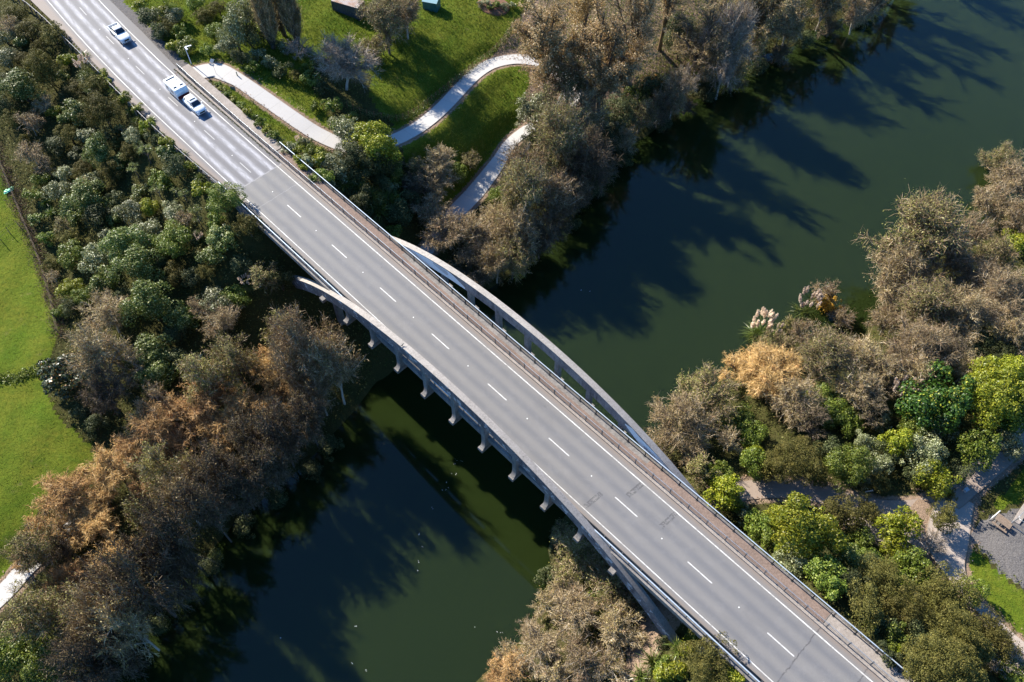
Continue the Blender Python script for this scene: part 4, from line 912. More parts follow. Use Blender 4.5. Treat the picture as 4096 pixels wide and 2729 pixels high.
def leafy(seed, R, H, n, leaf, ncl, cr, up=.35, low=-.55, jit=.55, flat=1.0, stems=True, matl='lf_dg', open_=0.):
    r = np.random.default_rng(seed); b = MB()
    c0 = np.array([0, 0, H * .54]); rad = np.array([R, R, H * .47])
    d = rdir(r, ncl * 3); d = d[d[:, 2] > low][:ncl]
    k = (.55 + .4 * r.random(len(d)) ** .6)[:, None]
    nlb = int(r.integers(3, 6)); la = np.arange(nlb) * 6.283 / nlb + r.random(nlb) * .9; lr = .62 + .30 * r.random(nlb); lo_ = (.16 + .30 * r.random(nlb)) * 1.05
    lc = np.stack([np.cos(la) * lo_ * R, np.sin(la) * lo_ * R, H * (-.10 + .20 * r.random(nlb))], 1); lh = .78 + .34 * r.random(nlb); li = r.integers(nlb, size=len(d))
    cc = c0 + lc[li] + d * rad * k * .82 * np.stack([lr[li], lr[li], lh[li]], 1)
    cc[:, 2] = np.maximum(cc[:, 2], .12 * H)
    crs = R * cr * (.45 + .85 * r.random(len(d)) ** 1.3)
    wts = crs ** 2; idx = r.choice(len(d), n, p=wts / wts.sum())
    dd = rdir(r, n); out = unit(d[idx]); dd = unit(dd + out * .55 + np.array([0, 0, up]))
    rr = (.78 + .30 * r.random(n) ** .7) * (1 + .15 * np.sin(9 * dd[:, 0] + 7 * dd[:, 1] + 11 * dd[:, 2] + idx))
    pos = cc[idx] + dd * (crs[idx] * rr)[:, None] * np.array([1, 1, flat])
    pos[:, 2] = np.maximum(pos[:, 2], .03)
    leaves(b, r, pos, dd + jit * r.normal(size=(n, 3)) + [0, 0, .25], leaf, 0)
    # thinner inner fill
    m = n // 5; pi_ = c0 + rdir(r, m) * rad * (.75 * r.random(m) ** .45)[:, None]; pi_[:, 2] = np.maximum(pi_[:, 2], .05)
    leaves(b, r, pi_, rdir(r, m), leaf * 1.25, 0)
    if stems:
        for k in range(5):
            a = r.random() * 6.28; e = np.array([math.cos(a) * R * .5, math.sin(a) * R * .5, H * (.5 + .25 * r.random())])
            b.tube([(0, 0, -.3), e * [.35, .35, .5], e], [.035 * R, .028 * R, .008 * R], 5, 1)
    return b
def twiggy(seed, R, H, nl, nb, ntw, tww, nleaf, leaf, droop=.0, trunk=.05, spread=1.0, lo=.25, tl=(.14, .30), two=True, shape=.5, jump=.12):
    """returns trunk builder (trunk, limbs, branches) and crown builder (twigs mat 0, leaves mat 1)"""
    r = np.random.default_rng(seed); tb_ = MB(); cb = MB(); tr = trunk * H * .35
    lean = r.normal(size=2) * .04 * H; top = np.array([lean[0], lean[1], H * lo])
    tb_.tube([(0, 0, -.4), (lean[0] * .4, lean[1] * .4, H * lo * .5), top], [tr * 1.25, tr, tr * .85], 7, 0)
    segs = []; c0 = np.array([0, 0, H * .58]); rad = np.array([R, R, H * .44])
    def clampd(p):
        q = (p - c0) / rad; l = np.linalg.norm(q)
        return c0 + q / max(1, l) * rad
    for i in range(nl):
        a = 6.283 * (i + .5 * r.random()) / nl; el = r.random()
        e = clampd(np.array([math.cos(a) * R * (.8 * (1 - el * .8)) * spread, math.sin(a) * R * (.8 * (1 - el * .8)) * spread, H * (.50 + .42 * el)]))
        u0 = r.random() * .5; s = top * (1 - u0 * .4); m = s + (e - s) * .5 + np.array([r.normal() * .05 * R, r.normal() * .05 * R, H * (.05 - .0 * el)])
        tt = np.linspace(0, 1, 6)[:, None]; P = s * (1 - tt) ** 2 + 2 * m * tt * (1 - tt) + e * tt ** 2
        tb_.tube(P, np.linspace(tr * .70, tr * .22, 6), 5, 0)
        for j in range(nb):
            u = .25 + .72 * r.random(); k = min(4, int(u * 5)); s2 = P[k] + (P[k + 1] - P[k]) * (u * 5 - k)
            d = unit(unit(s2 - [0, 0, H * .35]) * .8 + r.normal(size=3) * .6 + [0, 0, .25]); e2 = clampd(s2 + d * R * (.35 + .4 * r.random()))
            m2 = (s2 + e2) / 2 + r.normal(size=3) * .05 * R; Q = np.array([s2, m2, e2])
            tb_.tube(Q, [tr * .26 * (1.1 - u * .4), tr * .18, tr * .08], 4, 0, cap=False); segs.append(Q)
        segs.append(np.array([P[2], P[4], P[5]]))
    SG = np.array(segs); idx = r.integers(len(SG), size=ntw); u = r.random(ntw) ** .8
    f = u[:, None]; s = np.where(f < .5, SG[idx, 0] + (SG[idx, 1] - SG[idx, 0]) * f * 2, SG[idx, 1] + (SG[idx, 2] - SG[idx, 1]) * (f * 2 - 1))
    ow = unit((s - c0) / rad ** 1.0 + 1e-6); d = unit(ow * .75 + r.normal(size=(ntw, 3)) * .65 + [0, 0, .35 - droop])
    L = (R * (tl[0] + (tl[1] - tl[0]) * r.random(ntw)))[:, None]
    mid = s + d * L * .55; e = mid + unit(d + r.normal(size=(ntw, 3)) * .35 + [0, 0, -droop * 1.6 + .1]) * L * .55
    ribbons(cb, r, s, mid, tww, tww * .7, 0); ribbons(cb, r, mid, e, tww * .7, tww * .3, 0)
    if two:
        e3 = mid + unit(d + r.normal(size=(ntw, 3)) * .8 + [0, 0, -droop]) * L * .45; ribbons(cb, r, mid, e3, tww * .6, tww * .3, 0)
    if nleaf:
        k = r.integers(ntw, size=nleaf); v = r.random(nleaf)[:, None]
        p = np.where(v < .35, s[k] + (mid[k] - s[k]) * v / .35, mid[k] + (e[k] - mid[k]) * (v - .35) / .65) + r.normal(size=(nleaf, 3)) * jump * R * .35
        p[:, 2] = np.maximum(p[:, 2], .05)
        leaves(cb, r, p, ow[k] * .8 + r.normal(size=(nleaf, 3)) * .6 + [0, 0, .4], leaf, 1)
    return tb_, cb
def blades(b, r, c, n, L, w, mat=0, up=.6, droop=.6):
    a = r.random(n) * 6.283; el = np.clip(r.normal(up, .35, n), -.2, 1.4)
    d = np.stack([np.cos(a) * np.cos(el), np.sin(a) * np.cos(el), np.sin(el)], 1); l = (L * (.7 + .5 * r.random(n)))[:, None]
    A = np.asarray(c) + d * .04; Mi = A + d * l * .55; E_ = Mi + unit(d + np.array([0, 0, -droop])) * l * .5
    ribbons(b, r, A, Mi, w * .6, w, mat); ribbons(b, r, Mi, E_, w, w * .12, mat)
def cabbage(seed):
    r = np.random.default_rng(seed); tb_ = MB(); cb = MB(); hd = 3 + seed % 3
    tb_.tube([(0, 0, -.3), (.05, 0, .9), (.0, .05, 1.6)], [.11, .09, .085], 6)
    for k in range(hd):
        a = 6.28 * k / hd + r.random(); e = np.array([math.cos(a) * .75, math.sin(a) * .75, 2.2 + .7 * r.random()])
        tb_.tube([(0, 0, 1.5), e * [.5, .5, .85], e], [.07, .06, .05], 5); blades(cb, r, e, 90, .62, .022, 0, .55, .35)
    return tb_, cb
def flax(seed, L=1.5):
    r = np.random.default_rng(seed); b = MB()
    for k in range(5): blades(b, r, (r.normal() * .22, r.normal() * .22, .02), 34, L, .035, 0, .85, .75)
    return b
def pampas(seed):
    r = np.random.default_rng(seed); fb_ = MB(); pb = MB()
    for k in range(6): blades(fb_, r, (r.normal() * .22, r.normal() * .22, .02), 70, 1.7, .012, 0, .95, 1.0)
    for k in range(16):
        a = r.random() * 6.28; t = np.array([math.cos(a) * (.3 + .7 * r.random()), math.sin(a) * (.3 + .7 * r.random()), 2.1 + .7 * r.random()])
        fb_.tube([(0, 0, .3), t * [.5, .5, .65], t], .012, 4, 0)
        ax = unit(t * [.35, .35, .5]); m = 110; u = r.random(m); ra = (.10 * np.sin(np.clip(u, .03, 1) * 2.9 + .2) ** .8)[:, None]
        p = t + ax * (u[:, None] * .75) + rdir(r, m) * ra; leaves(pb, r, p, rdir(r, m), .17, 0, .45)
    return fb_, pb
CACHE = {}
def cls(r): return 0 if r < 1.35 else 1 if r < 2.25 else 2 if r < 3.4 else 3
CR = [1.0, 1.8, 2.8, 4.2]
SPEC = {   # leafy species: leaves per square metre of radius squared, leaf length, clumps, clump radius, leaf material
    'dg': (1150, .17, 26, .34, 'lf_dg'), 'gg': (1100, .15, 26, .32, 'lf_gg'), 'yg': (1150, .17, 24, .34, 'lf_yg'),
    'mg': (1150, .16, 28, .32, 'lf_mg'), 'bb': (1100, .14, 28, .32, 'lf_bb'), 'ol': (1700, .11, 60, .22, 'lf_ol'),
    'ct': (1100, .19, 24, .34, 'lf_ct'), 'ye': (520, .20, 26, .30, 'lf_ye'), 'pr': (720, .24, 46, .20, 'lf_pr'), 'wd': (900, .15, 30, .3, 'lf_un')}
TSPEC = {  # twiggy species: limbs, branches, twigs per r^2, leaves per r^2, leaf, droop, twig material, leaf material, bark
    'br': (7, 9, 480, 470, .12, .15, 'tw_br', 'lf_br', 'bark_pale'), 'bg': (7, 8, 340, 800, .13, .1, 'tw_br', 'lf_bg', 'bark'),
    'gr': (8, 8, 480, 40, .10, .05, 'tw_gr', 'lf_br', 'bark_pale'), 'or': (8, 8, 640, 240, .10, .40, 'tw_or', 'lf_or', 'bark'),
    'pu': (7, 7, 480, 180, .11, .1, 'tw_br', 'lf_br', 'bark_pale'), 'dk': (7, 8, 430, 560, .12, .25, 'tw_dk', 'lf_dkb', 'bark')}
def plant_mesh(code, k, var):
    key = (code, k, var)
    if key in CACHE: return CACHE[key]
    R = CR[k]; seed = abs(hash((code.encode().hex(), k, var))) % 100000 if False else (sum(ord(c) * 31 for c in code) + 977 * k + 131 * var) % 99991
    if code in SPEC:
        d, lf, nc, cr, mt = SPEC[code]; n = int(d * R ** 1.75)
        nc2 = int(nc * (1 + .45 * (k - 1))); H = R * 1.75
        kw = dict(flat=.55, up=.1) if code == 'pr' else {}
        b = leafy(seed, R, H, n, lf * (1 + .10 * k), nc2, cr * (1.05 - .07 * k), matl=mt, **kw)
        out = (b.mesh("foliage", [M[mt], M['bark']]), H)
    else:
        nl, nb, tw, nf, lf, dr, tm, lm, bk = TSPEC[code]; H = R * 2.1
        tb_, cb = twiggy(seed, R, H, nl + k, nb + k, int(tw * R ** 1.7), .016 + .002 * k, int(nf * R ** 1.75), lf * (1 + .08 * k), dr)
        out = (tb_.mesh("trunk", M[bk]), cb.mesh("crown", [M[tm], M[lm]]), H)
    CACHE[key] = out; return out

ORD = "first second third fourth fifth sixth seventh eighth ninth tenth eleventh twelfth thirteenth fourteenth fifteenth sixteenth seventeenth eighteenth nineteenth twentieth twenty-first twenty-second twenty-third twenty-fourth twenty-fifth".split()
LOOK = {'dg': ("shrub", "dark green shrub with pale tips", "shrub"), 'gg': ("shrub", "silvery grey-green shrub", "shrub"), 'yg': ("shrub", "bright lime green shrub", "shrub"),
        'mg': ("shrub", "mid-green leafy shrub", "shrub"), 'bb': ("shrub", "blackish green shrub", "shrub"), 'ol': ("bush", "olive fine-leaved bush", "bush"),
        'ct': ("shrub", "glossy yellow-patched shrub", "shrub"), 'ye': ("shrub", "yellow autumn shrub", "shrub"), 'pr': ("tree", "dark spreading tree with orange leaves", "tree"),
        'br': ("deciduous_tree", "brown thin-leaved tree", "tree"), 'bg': ("deciduous_tree", "olive-brown leafy tree", "tree"), 'gr': ("bare_tree", "bare grey twiggy tree", "tree"),
        'or': ("willow_tree", "rust-orange willow", "tree"), 'pu': ("bare_tree", "pinkish-brown twiggy tree", "tree"), 'dk': ("deciduous_tree", "dark brown waterside tree", "tree"),
        'cab': ("cabbage_tree", "spiky cabbage tree", "tree"), 'flx': ("flax_plant", "spiky green flax clump", "flax"), 'pam': ("pampas_grass", "pampas clump with cream plumes", "pampas grass")}
PLANTS = []
def zone_of(s, t, base):
    if base == 'L':
        return ("beside the left guard rail", "plants beside the left guard rail") if t > -12.5 else (("in the middle of the left planting", "plants in the middle of the left planting") if t > -24 else ("along the meadow fence", "plants along the meadow fence"))
    return {'D': ("on the left bank downstream", "trees on the left bank downstream"), 'W': ("at the left water's edge downstream", "trees at the left water's edge downstream"),
            'E': ("between ramp path and road", "plants between ramp path and road"), 'F': ("in the garden beyond the ramp path", "plants in the garden beyond the ramp path"),
            'R': ("on the roadside slope", "plants on the roadside slope"), 'G': ("on the far bank upstream", "trees on the far bank upstream"), 'V': ("between ramp bend and bridge", "plants between ramp bend and bridge"),
            'H': ("on the right bank upstream", "trees on the right bank upstream"), 'K': ("behind the park path", "shrubs behind the park path"),
            'I': ("between footpath and park path", "shrubs between bridge footpath and park path"), 'J': ("on the right bank downstream", "plants on the right bank downstream")}[base]
def plant(code, px, py, rp, base, hf=1.0, z0=None):
    """crown centre and radius as seen in the photograph"""
    zg = 6.0 if z0 is None else z0
    for _ in range(6):
        r = rp / px_per_m(px, py, zg + 1); h = r * (2.1 if code in TSPEC else 1.75) * hf * (.95 if code == 'or' else {'D': 1.75, 'W': 2.4, 'G': 1.8, 'H': 1.25}.get(base, 1) if code in TSPEC else {'K': 1.35, 'I': 1.15}.get(base, 1))
        x, y, _z = at(px, py, zg + .56 * h); zg = float(terrain_z(x, y)) if z0 is None else z0
    PLANTS.append((code, x, y, zg, r, h, base))
def plants(base, txt):
    for it in txt.replace("\n", ";").split(";"):
        p = it.split()
        if len(p) >= 4: plant(p[0], float(p[1]), float(p[2]), float(p[3]), base, float(p[4]) if len(p) > 4 else 1.0)
plants('L', """
ol 61 56 50;ol 107 117 50;ol 206 131 54;cab 145 135 20;dg 75 165 30;gg 23 225 46;ol 84 225 38;ol 173 272 78 1.1;dg 84 350 68;yg 262 236 32;pam 352 290 26;ol 375 330 46;ol 300 350 38;gg 332 322 24;ol 330 400 28;cab 374 380 28;ol 411 455 74 1.1;dg 304 445 48
yg 215 445 26;dg 252 478 30;br 173 412 36;br 117 497 52;ol 276 540 42;gg 341 540 42;bb 224 580 40;br 122 615 50;dg 397 605 60;ol 515 600 46;gg 528 540 38;cab 490 528 22;cab 595 632 30;cab 562 603 22;cab 547 697 26;ol 440 684 52;dg 655 608 36;bb 700 670 52
gg 224 765 42;dg 345 800 66 1.1;gg 365 720 36;bb 383 875 54;dg 300 866 30;gg 514 847 52;yg 594 838 38;dg 460 870 28;cab 640 780 30;cab 706 777 18;cab 743 795 22;gg 694 847 40;cab 790 862 26;cab 800 893 22;br 738 880 36;mg 888 800 66;yg 804 753 33;mg 860 880 36
dg 880 940 58;ol 991 889 56 1.25;gg 598 922 54;bb 655 960 40;mg 701 978 66;dg 505 985 76;gg 383 1025 56;dg 561 1071 70 1.1;dg 411 1137 64;mg 290 1015 58;yg 276 1150 42;ol 710 1104 52;bb 771 1109 46;dg 851 1025 46;ol 804 1006 38;bg 1047 1104 58;pam 985 1140 20;pam 805 965 16
mg 935 1190 50;gg 855 1188 54;br 785 1235 46;dg 608 1225 82 1.15;dg 724 1282 56;bb 701 1333 56;br 434 1268 92;bb 280 1235 42;br 888 1290 74;mg 187 950 30;ol 205 1057 32;br 215 1110 30;mg 238 1245 28;dg 140 875 28;flx 178 800 24;flx 196 842 24;bg 250 900 36;ol 290 950 34;ol 330 660 40;bb 395 740 40
bb 470 800 34;bb 590 990 36;bb 640 1060 40;bb 500 1180 44;mg 340 1190 40;gg 430 950 34;mg 640 720 36;ol 610 690 30;bb 780 950 36;ol 830 1080 40;bb 960 1050 46;bb 1120 1120 46 1.3;dg 470 640 34;bb 30 330 40;bb 20 430 44;ol 60 480 40;br 180 660 40;gg 260 690 36;bb 310 610 34;mg 160 720 36;ol 95 560 32;mg 130 780 30
dg 250 300 30;bb 260 400 34;ol 150 200 36;br 40 100 40;gg 20 150 34;dg 560 760 30;bb 620 560 30;ol 470 570 30;bb 440 540 34;mg 660 740 30;br 330 740 34
flx 470 380 22;flx 520 430 24;flx 450 350 20;yg 500 402 28;flx 545 470 24;yg 590 500 26;flx 570 520 22;flx 630 540 24;yg 680 580 24;flx 720 610 24;yg 765 660 24;flx 800 700 24;yg 660 560 20;flx 600 470 18;yg 545 430 20;flx 835 735 22;yg 410 300 22;flx 330 215 22;yg 430 330 18
""")
plants('D', """
pr 257 1494 92;br 397 1424 92;dk 420 1564 75;dg 608 1424 78;dg 622 1517 78;bb 374 1695 48;bg 818 1517 80;bg 935 1452 75;or 1052 1447 60;or 795 1634 100;or 982 1634 88;or 631 1704 100;or 444 1868 90;or 257 1985 92;or 330 1930 60;or 700 1790 80;or 540 1800 80;bg 655 1891 80 1.3;br 725 2008 80 1.4;or 150 2120 60;bg 140 2206 84;or 374 2113 76;or 467 2220 76;or 280 2323 80;bg 140 2463 100;bg 327 2463 100;mg 187 2627 100;mg 40 2600 96;br 620 1610 60;br 520 1470 60;bb 330 1640 44;bg 1130 1330 60;bb 900 1390 60;or 870 1560 60;or 560 1960 60;bg 600 2080 70 1.4;dk 240 2200 50;or 300 2080 46;or 250 2120 66;or 165 2185 54;or 420 2000 66;or 345 2055 58;or 90 2260 40;bb 700 1440 56;bb 530 1590 50
""")
plants('W', """
br 1210 1400 100;br 1327 1470 96;or 1100 1480 72;or 1164 1564 74;or 1047 1640 66;dk 1234 1690 76;dk 1117 1751 86;dk 1070 1880 80;or 900 1727 88;dk 865 1891 86;dk 958 1950 76;dk 840 2060 80 1.35;dk 701 2160 92 1.35;dk 561 2350 110 1.35;dk 700 2300 76 1.35;br 514 2520 96 1.35;dk 420 2620 90 1.35;dk 327 2650 90;br 1270 1560 70;dk 990 1780 70;br 780 1960 76;dk 600 2240 70 1.35;br 460 2340 80;br 1180 1480 70;bb 1310 1780 50;bb 1240 1880 50;bb 1110 1985 50;bb 970 2110 50;bb 850 2250 50;bb 730 2390 50;bb 640 2500 50;bb 500 2620 50;br 440 2470 84 1.35;br 380 2590 84
""")
plants('R', """
bb 603 70 52;ol 660 110 40;pam 668 28 28;mg 752 185 40 .8;yg 690 180 26;gg 700 60 34;bb 640 130 34;gg 935 117 52 1.9;gg 905 180 40;gg 985 60 50 1.7;bb 1000 150 50;gg 1020 220 34;bb 1070 140 46;bb 960 230 36;mg 720 130 30;ol 820 60 40;mg 850 130 34;yg 640 40 30;mg 780 20 36;ol 870 30 36;yg 560 20 30;mg 830 200 26;gg 1080 250 30;bb 1120 280 34;mg 1010 270 26
""")
plants('F', """
gr 1196 196 46;gg 1135 187 30;gr 1365 262 110 .9;bg 1540 95 92 1.25;br 1620 60 76 1.2;bg 1480 190 50;gg 1485 245 26;dk 1560 40 70;mg 1240 320 34;mg 1330 420 34;bb 1290 350 34;ol 1180 300 30;mg 1400 470 28;mg 1345 500 22;gg 1500 210 24;bg 1530 180 40;mg 1260 420 22;ol 1450 480 24;mg 1480 505 24;mg 1230 280 26;gg 1950 8 18;mg 1985 14 18;gg 2020 22 18;gg 1922 14 14;mg 1960 30 12;gg 2050 18 14
""")
plants('E', """
yg 890 352 15 .7;mg 908 372 16 .7;yg 936 398 17 .7;mg 965 420 18 .7;yg 992 445 20;flx 1016 466 20;mg 1040 490 20;yg 1066 515 20;mg 1094 540 20;flx 1120 560 20;yg 1145 580 20;gg 1160 590 24;yg 1185 600 22;gg 1220 570 24;mg 1240 600 24;yg 1271 635 34;gg 1235 660 30;gg 1327 655 42;mg 1290 700 40;yg 1190 640 22;yg 1215 680 24;mg 870 334 12 .6;flx 1205 700 22;mg 1255 720 30;gg 1300 740 36;pam 1195 572 12
""")
plants('V', """
gg 1395 520 52 1.25;yg 1460 545 56 1.25;yg 1519 575 78 1.3;bb 1397 631 62 1.2;bb 1490 650 78 1.2;mg 1560 660 52;bg 1655 680 52;br 1748 655 66;br 1690 720 56;mg 1630 620 40;flx 1420 735 40;flx 1470 765 50;flx 1560 780 50;flx 1510 820 44;gg 1560 745 34;dk 1668 745 56;br 1760 730 60;mg 1575 922 34;bb 1450 800 50;bb 1600 850 56;br 1725 850 66;br 1795 930 84;br 1900 950 84;dk 1888 1060 76;br 1990 880 70;flx 1380 720 36;bb 1640 800 50;gg 1360 690 36;bb 1430 700 50;bb 1520 720 44;mg 1840 690 40;bg 1880 640 36;mg 1990 780 36
""")
plants('G', """
gg 2140 444 80;bg 2234 467 80;bg 2280 327 64;bb 2150 560 66;bg 2234 590 100;br 2093 700 80;bb 2210 700 76;bg 2093 800 92;br 2210 800 84;br 2080 940 76;dk 2164 950 66;bg 2047 1030 66;bb 2397 540 86;dk 2360 640 90;bg 2561 467 66 .6;ye 2600 335 40;bb 2620 350 66;bb 2730 150 80 1.3;br 2850 240 70 .9;gr 2911 210 84 1.3;bg 2996 200 58;br 3028 94 70;bg 3066 56 76;br 3160 90 60;pu 3440 40 64;br 3300 20 56;br 2701 374 60;bb 2480 470 76;mg 2560 380 50;dk 2280 560 70;dk 2300 780 60;br 2480 560 60 .65;bb 2830 330 50;bg 2930 290 50;gr 2740 330 46;mg 2390 560 50;br 1985 1050 60;dk 2230 880 56;dk 2640 430 50;bb 3000 120 56;bb 2640 490 46;dk 2740 430 46 .6;bb 2830 380 44;dk 2930 330 46 .6;bb 3030 265 46;dk 3120 220 46 .6;bb 3220 165 46;dk 3320 115 46 .6;bb 3420 70 44;dk 3500 25 44 .6;bb 2480 620 50;bb 2370 760 46;bb 2270 890 46;bb 2150 990 46
""")
plants('H', """
br 4048 730 70;bg 4000 640 60;br 3978 824 74;bg 3674 964 150;br 3604 1104 110;pu 3790 1060 90;yg 4060 964 52;bg 3978 1034 80;pu 4001 1198 106;bg 3697 1244 110;br 3837 1268 100;bb 3900 1350 80;pu 3300 1184 56;ye 3312 1225 44 1.5;br 3370 1275 44;pam 3215 1250 40;pam 3029 1335 44;pam 3090 1345 26;bg 3103 1386 66;or 3090 1508 112;or 3010 1450 60;bg 3300 1447 106;br 3440 1440 92;br 3674 1400 106;br 3650 1500 80;mg 3323 1620 78;pam 3594 1592 44;br 2725 1704 108;bg 2841 1587 100;bg 2771 1554 58;or 2982 1494 80;pu 2911 1774 54;br 2748 1820 60;mg 2958 1680 58;mg 3000 1740 50;br 3180 1600 84;dk 3240 1680 70;br 3420 1560 80;br 3540 1500 80;dk 3780 1420 80;br 4060 1340 80;pu 3930 1120 80;br 4080 880 70;br 2640 1800 60;bg 2800 1880 60;br 3560 1280 70;br 3880 940 70;mg 3400 1680 56;dk 3480 1640 60;br 3220 1330 50;bg 3150 1300 34;br 3860 1480 70;bb 4000 1420 70;yg 4040 1440 40
""")
plants('K', """
ct 3744 1601 96;yg 3968 1564 116;yg 4040 1500 80;gg 3538 1680 42;yg 3604 1774 66;gg 3463 1765 44;mg 3393 1868 74;gg 3524 1858 50;ol 3183 1835 86;mg 3019 1844 56;yg 3010 1820 40;ol 3520 1930 44;gg 3468 1933 26;gg 3697 1821 80;yg 3753 1914 66;gg 3767 1704 58;ol 3907 1704 58;mg 3907 1807 72;gg 4038 1774 52;yg 2902 1961 70;mg 2870 1900 50;ol 3100 1870 60;bb 3330 1800 60;mg 3640 1720 60;bb 3840 1900 50;ol 3270 1900 44;bb 3560 1800 50;mg 4060 1680 60;bb 3680 1900 50;mg 2930 2010 40;ol 3800 1980 26
""")
plants('I', """
mg 3024 2105 56;yg 3113 2060 52;yg 3206 2140 118 1.15;yg 3260 2090 60;ol 3347 2066 72;ol 3470 2040 56;mg 3440 2150 56;gg 3183 2244 66;mg 3300 2286 76;dg 3370 2225 62;yg 3594 2110 70 1.3;yg 3604 2206 56;mg 3660 2270 78;ol 3785 2075 58 1.4;gr 3720 2165 54;ol 3534 2323 100;ol 3463 2417 80;ol 3781 2393 104;ol 3604 2440 80;ol 3814 2534 108;ol 3954 2534 96;ol 3744 2650 104;gr 4024 2627 66;mg 3580 2543 46;ol 3861 2697 90;mg 3884 2370 50;bb 3557 2627 46;bb 3480 2270 60;bb 3400 2340 56;mg 3330 2360 50;bb 3520 2480 50;mg 3080 2170 44;yg 3480 2500 24;yg 3590 2600 20;ol 3720 2710 70;mg 3470 2230 50;ol 3420 2090 44;bb 3680 2560 60;mg 4060 2700 60;ol 3900 2620 70;gg 2975 2060 40;mg 3150 2180 46
""")
plants('J', """
bg 2304 2220 92;bg 2260 2140 50;bg 2467 2347 90;pu 2304 2463 104;br 2467 2510 92;pu 2164 2604 88;br 2327 2650 92;or 2050 2688 76;br 2444 2680 66;flx 2617 2640 50;flx 2570 2700 44;yg 2760 2575 42;flx 2720 2590 40;yg 2701 2688 48;ol 2841 2646 92 1.2;yg 2935 2711 46;bb 2650 2570 34;bg 2390 2290 60;mg 2400 2420 56;br 2250 2360 60;bg 2540 2420 46;yg 2650 2700 40;br 2220 2700 70;mg 2660 2660 34;br 2185 2420 52;bb 2200 2310 44;pu 2120 2520 52;br 2040 2620 50;bb 2230 2200 40;or 1990 2715 50
""")
# tall plane trees and poplars, placed by the foot of the trunk
def tall(code, px, py, z, h, r, base): x, y, _ = at(px, py, z); PLANTS.append((code, x, y, float(terrain_z(x, y)), r, h, base))
LOOK['pl'] = ("plane_tree", "tall golden-leaved plane tree", "tree"); LOOK['pb'] = ("plane_tree", "tall nearly bare plane tree", "tree"); LOOK['po'] = ("poplar_tree", "tall narrow brown poplar", "tree"); LOOK['pd'] = ("plane_tree", "tall dark riverside tree with sparse leaves", "tree")
for a in (('pl', 2397, 440, 6.5, 23, 6.6, 'G'), ('pl', 2330, 180, 7.0, 20, 6.0, 'G'), ('pb', 2500, 320, 5.5, 24, 6.5, 'G'), ('pb', 2640, 180, 5.5, 22, 5.5, 'G'), ('pd', 2815, 305, 3, 20, 6.8, 'G'), ('pd', 3010, 175, 3, 21, 6.6, 'G'), ('pd', 2930, 90, 4, 19, 5.8, 'G'),
          ('pd', 3150, 60, 3, 22, 6.8, 'G'), ('pd', 3330, -40, 3, 23, 7.0, 'G'), ('pd', 2310, 600, 3, 13, 5.0, 'G'), ('pd', 2250, 840, 2.6, 11, 4.5, 'G'), ('pl', 2190, 400, 6.8, 20, 6.0, 'G'), ('po', 1098, 205, 13.3, 20, 1.9, 'F'), ('po', 1190, 178, 13.2, 21, 2.1, 'F'), ('po', 1140, 150, 13.3, 20, 1.9, 'F'),
          ('pd', 3480, -90, 3, 20, 6.0, 'G'), ('pd', 3650, -170, 3, 20, 6.0, 'G')):
    tall(*a)
def tall_mesh(code, var):
    key = (code, 9, var)
    if key in CACHE: return CACHE[key]
    if code == 'po':
        r = np.random.default_rng(40 + var); tb_ = MB(); cb = MB(); H = 20.
        tb_.tube([(0, 0, -.4), (0, 0, 8), (.1, 0, 19)], [.32, .22, .03], 7); S = []; 
        for k in range(70):
            z = .2 + 15 * r.random() ** 1.2; a = r.random() * 6.28; L = 3.2 + 2.2 * r.random(); w_ = .75 + .5 * r.random()
            e = np.array([math.cos(a) * w_, math.sin(a) * w_, z + L]); m = np.array([math.cos(a) * w_ * .75, math.sin(a) * w_ * .75, z + L * .4]); s = np.array([0, 0, z])
            tb_.tube([s, m, e], [.06, .045, .01], 4, cap=False); S.append((s, m, e))
        S = np.array(S); n = 15000; i = r.integers(len(S), size=n); u = r.random(n)[:, None]; p = np.where(u < .35, S[i, 0] * (1 - u / .35) + S[i, 1] * u / .35, S[i, 1] * (1 - (u - .35) / .65) + S[i, 2] * (u - .35) / .65)
        d = unit(r.normal(size=(n, 3)) * .28 + [0, 0, 1]); e = p + d * (.5 + .7 * r.random(n))[:, None]; ribbons(cb, r, p, e, .02, .006, 0)
        k = r.integers(n, size=9000); leaves(cb, r, e[k] + r.normal(size=(9000, 3)) * .16, rdir(r, 9000), .15, 1)
        out = (tb_.mesh("trunk", M['bark']), cb.mesh("crown", [M['tw_br'], M['lf_br']]), H, 1.5)
    else:
        R, H = 6.0, 22.0; nf = {'pl': 24000, 'pb': 4200, 'pd': 7500}[code]
        tb_, cb = twiggy(70 + var + 10 * len(code) + ord(code[1]), R, H, 9, 11, {'pl': 4200, 'pb': 6000, 'pd': 4600}[code], .022, nf, .27 if code == 'pl' else .22, .05, .05, 1., .22, (.07, .20), True)
        out = (tb_.mesh("trunk", M['bark_lichen'] if code == 'pb' else M['bark']), cb.mesh("crown", [M['tw_br'], M['lf_pl'] if code != 'pd' else M['lf_br']]), H, R)
    CACHE[key] = out; return out

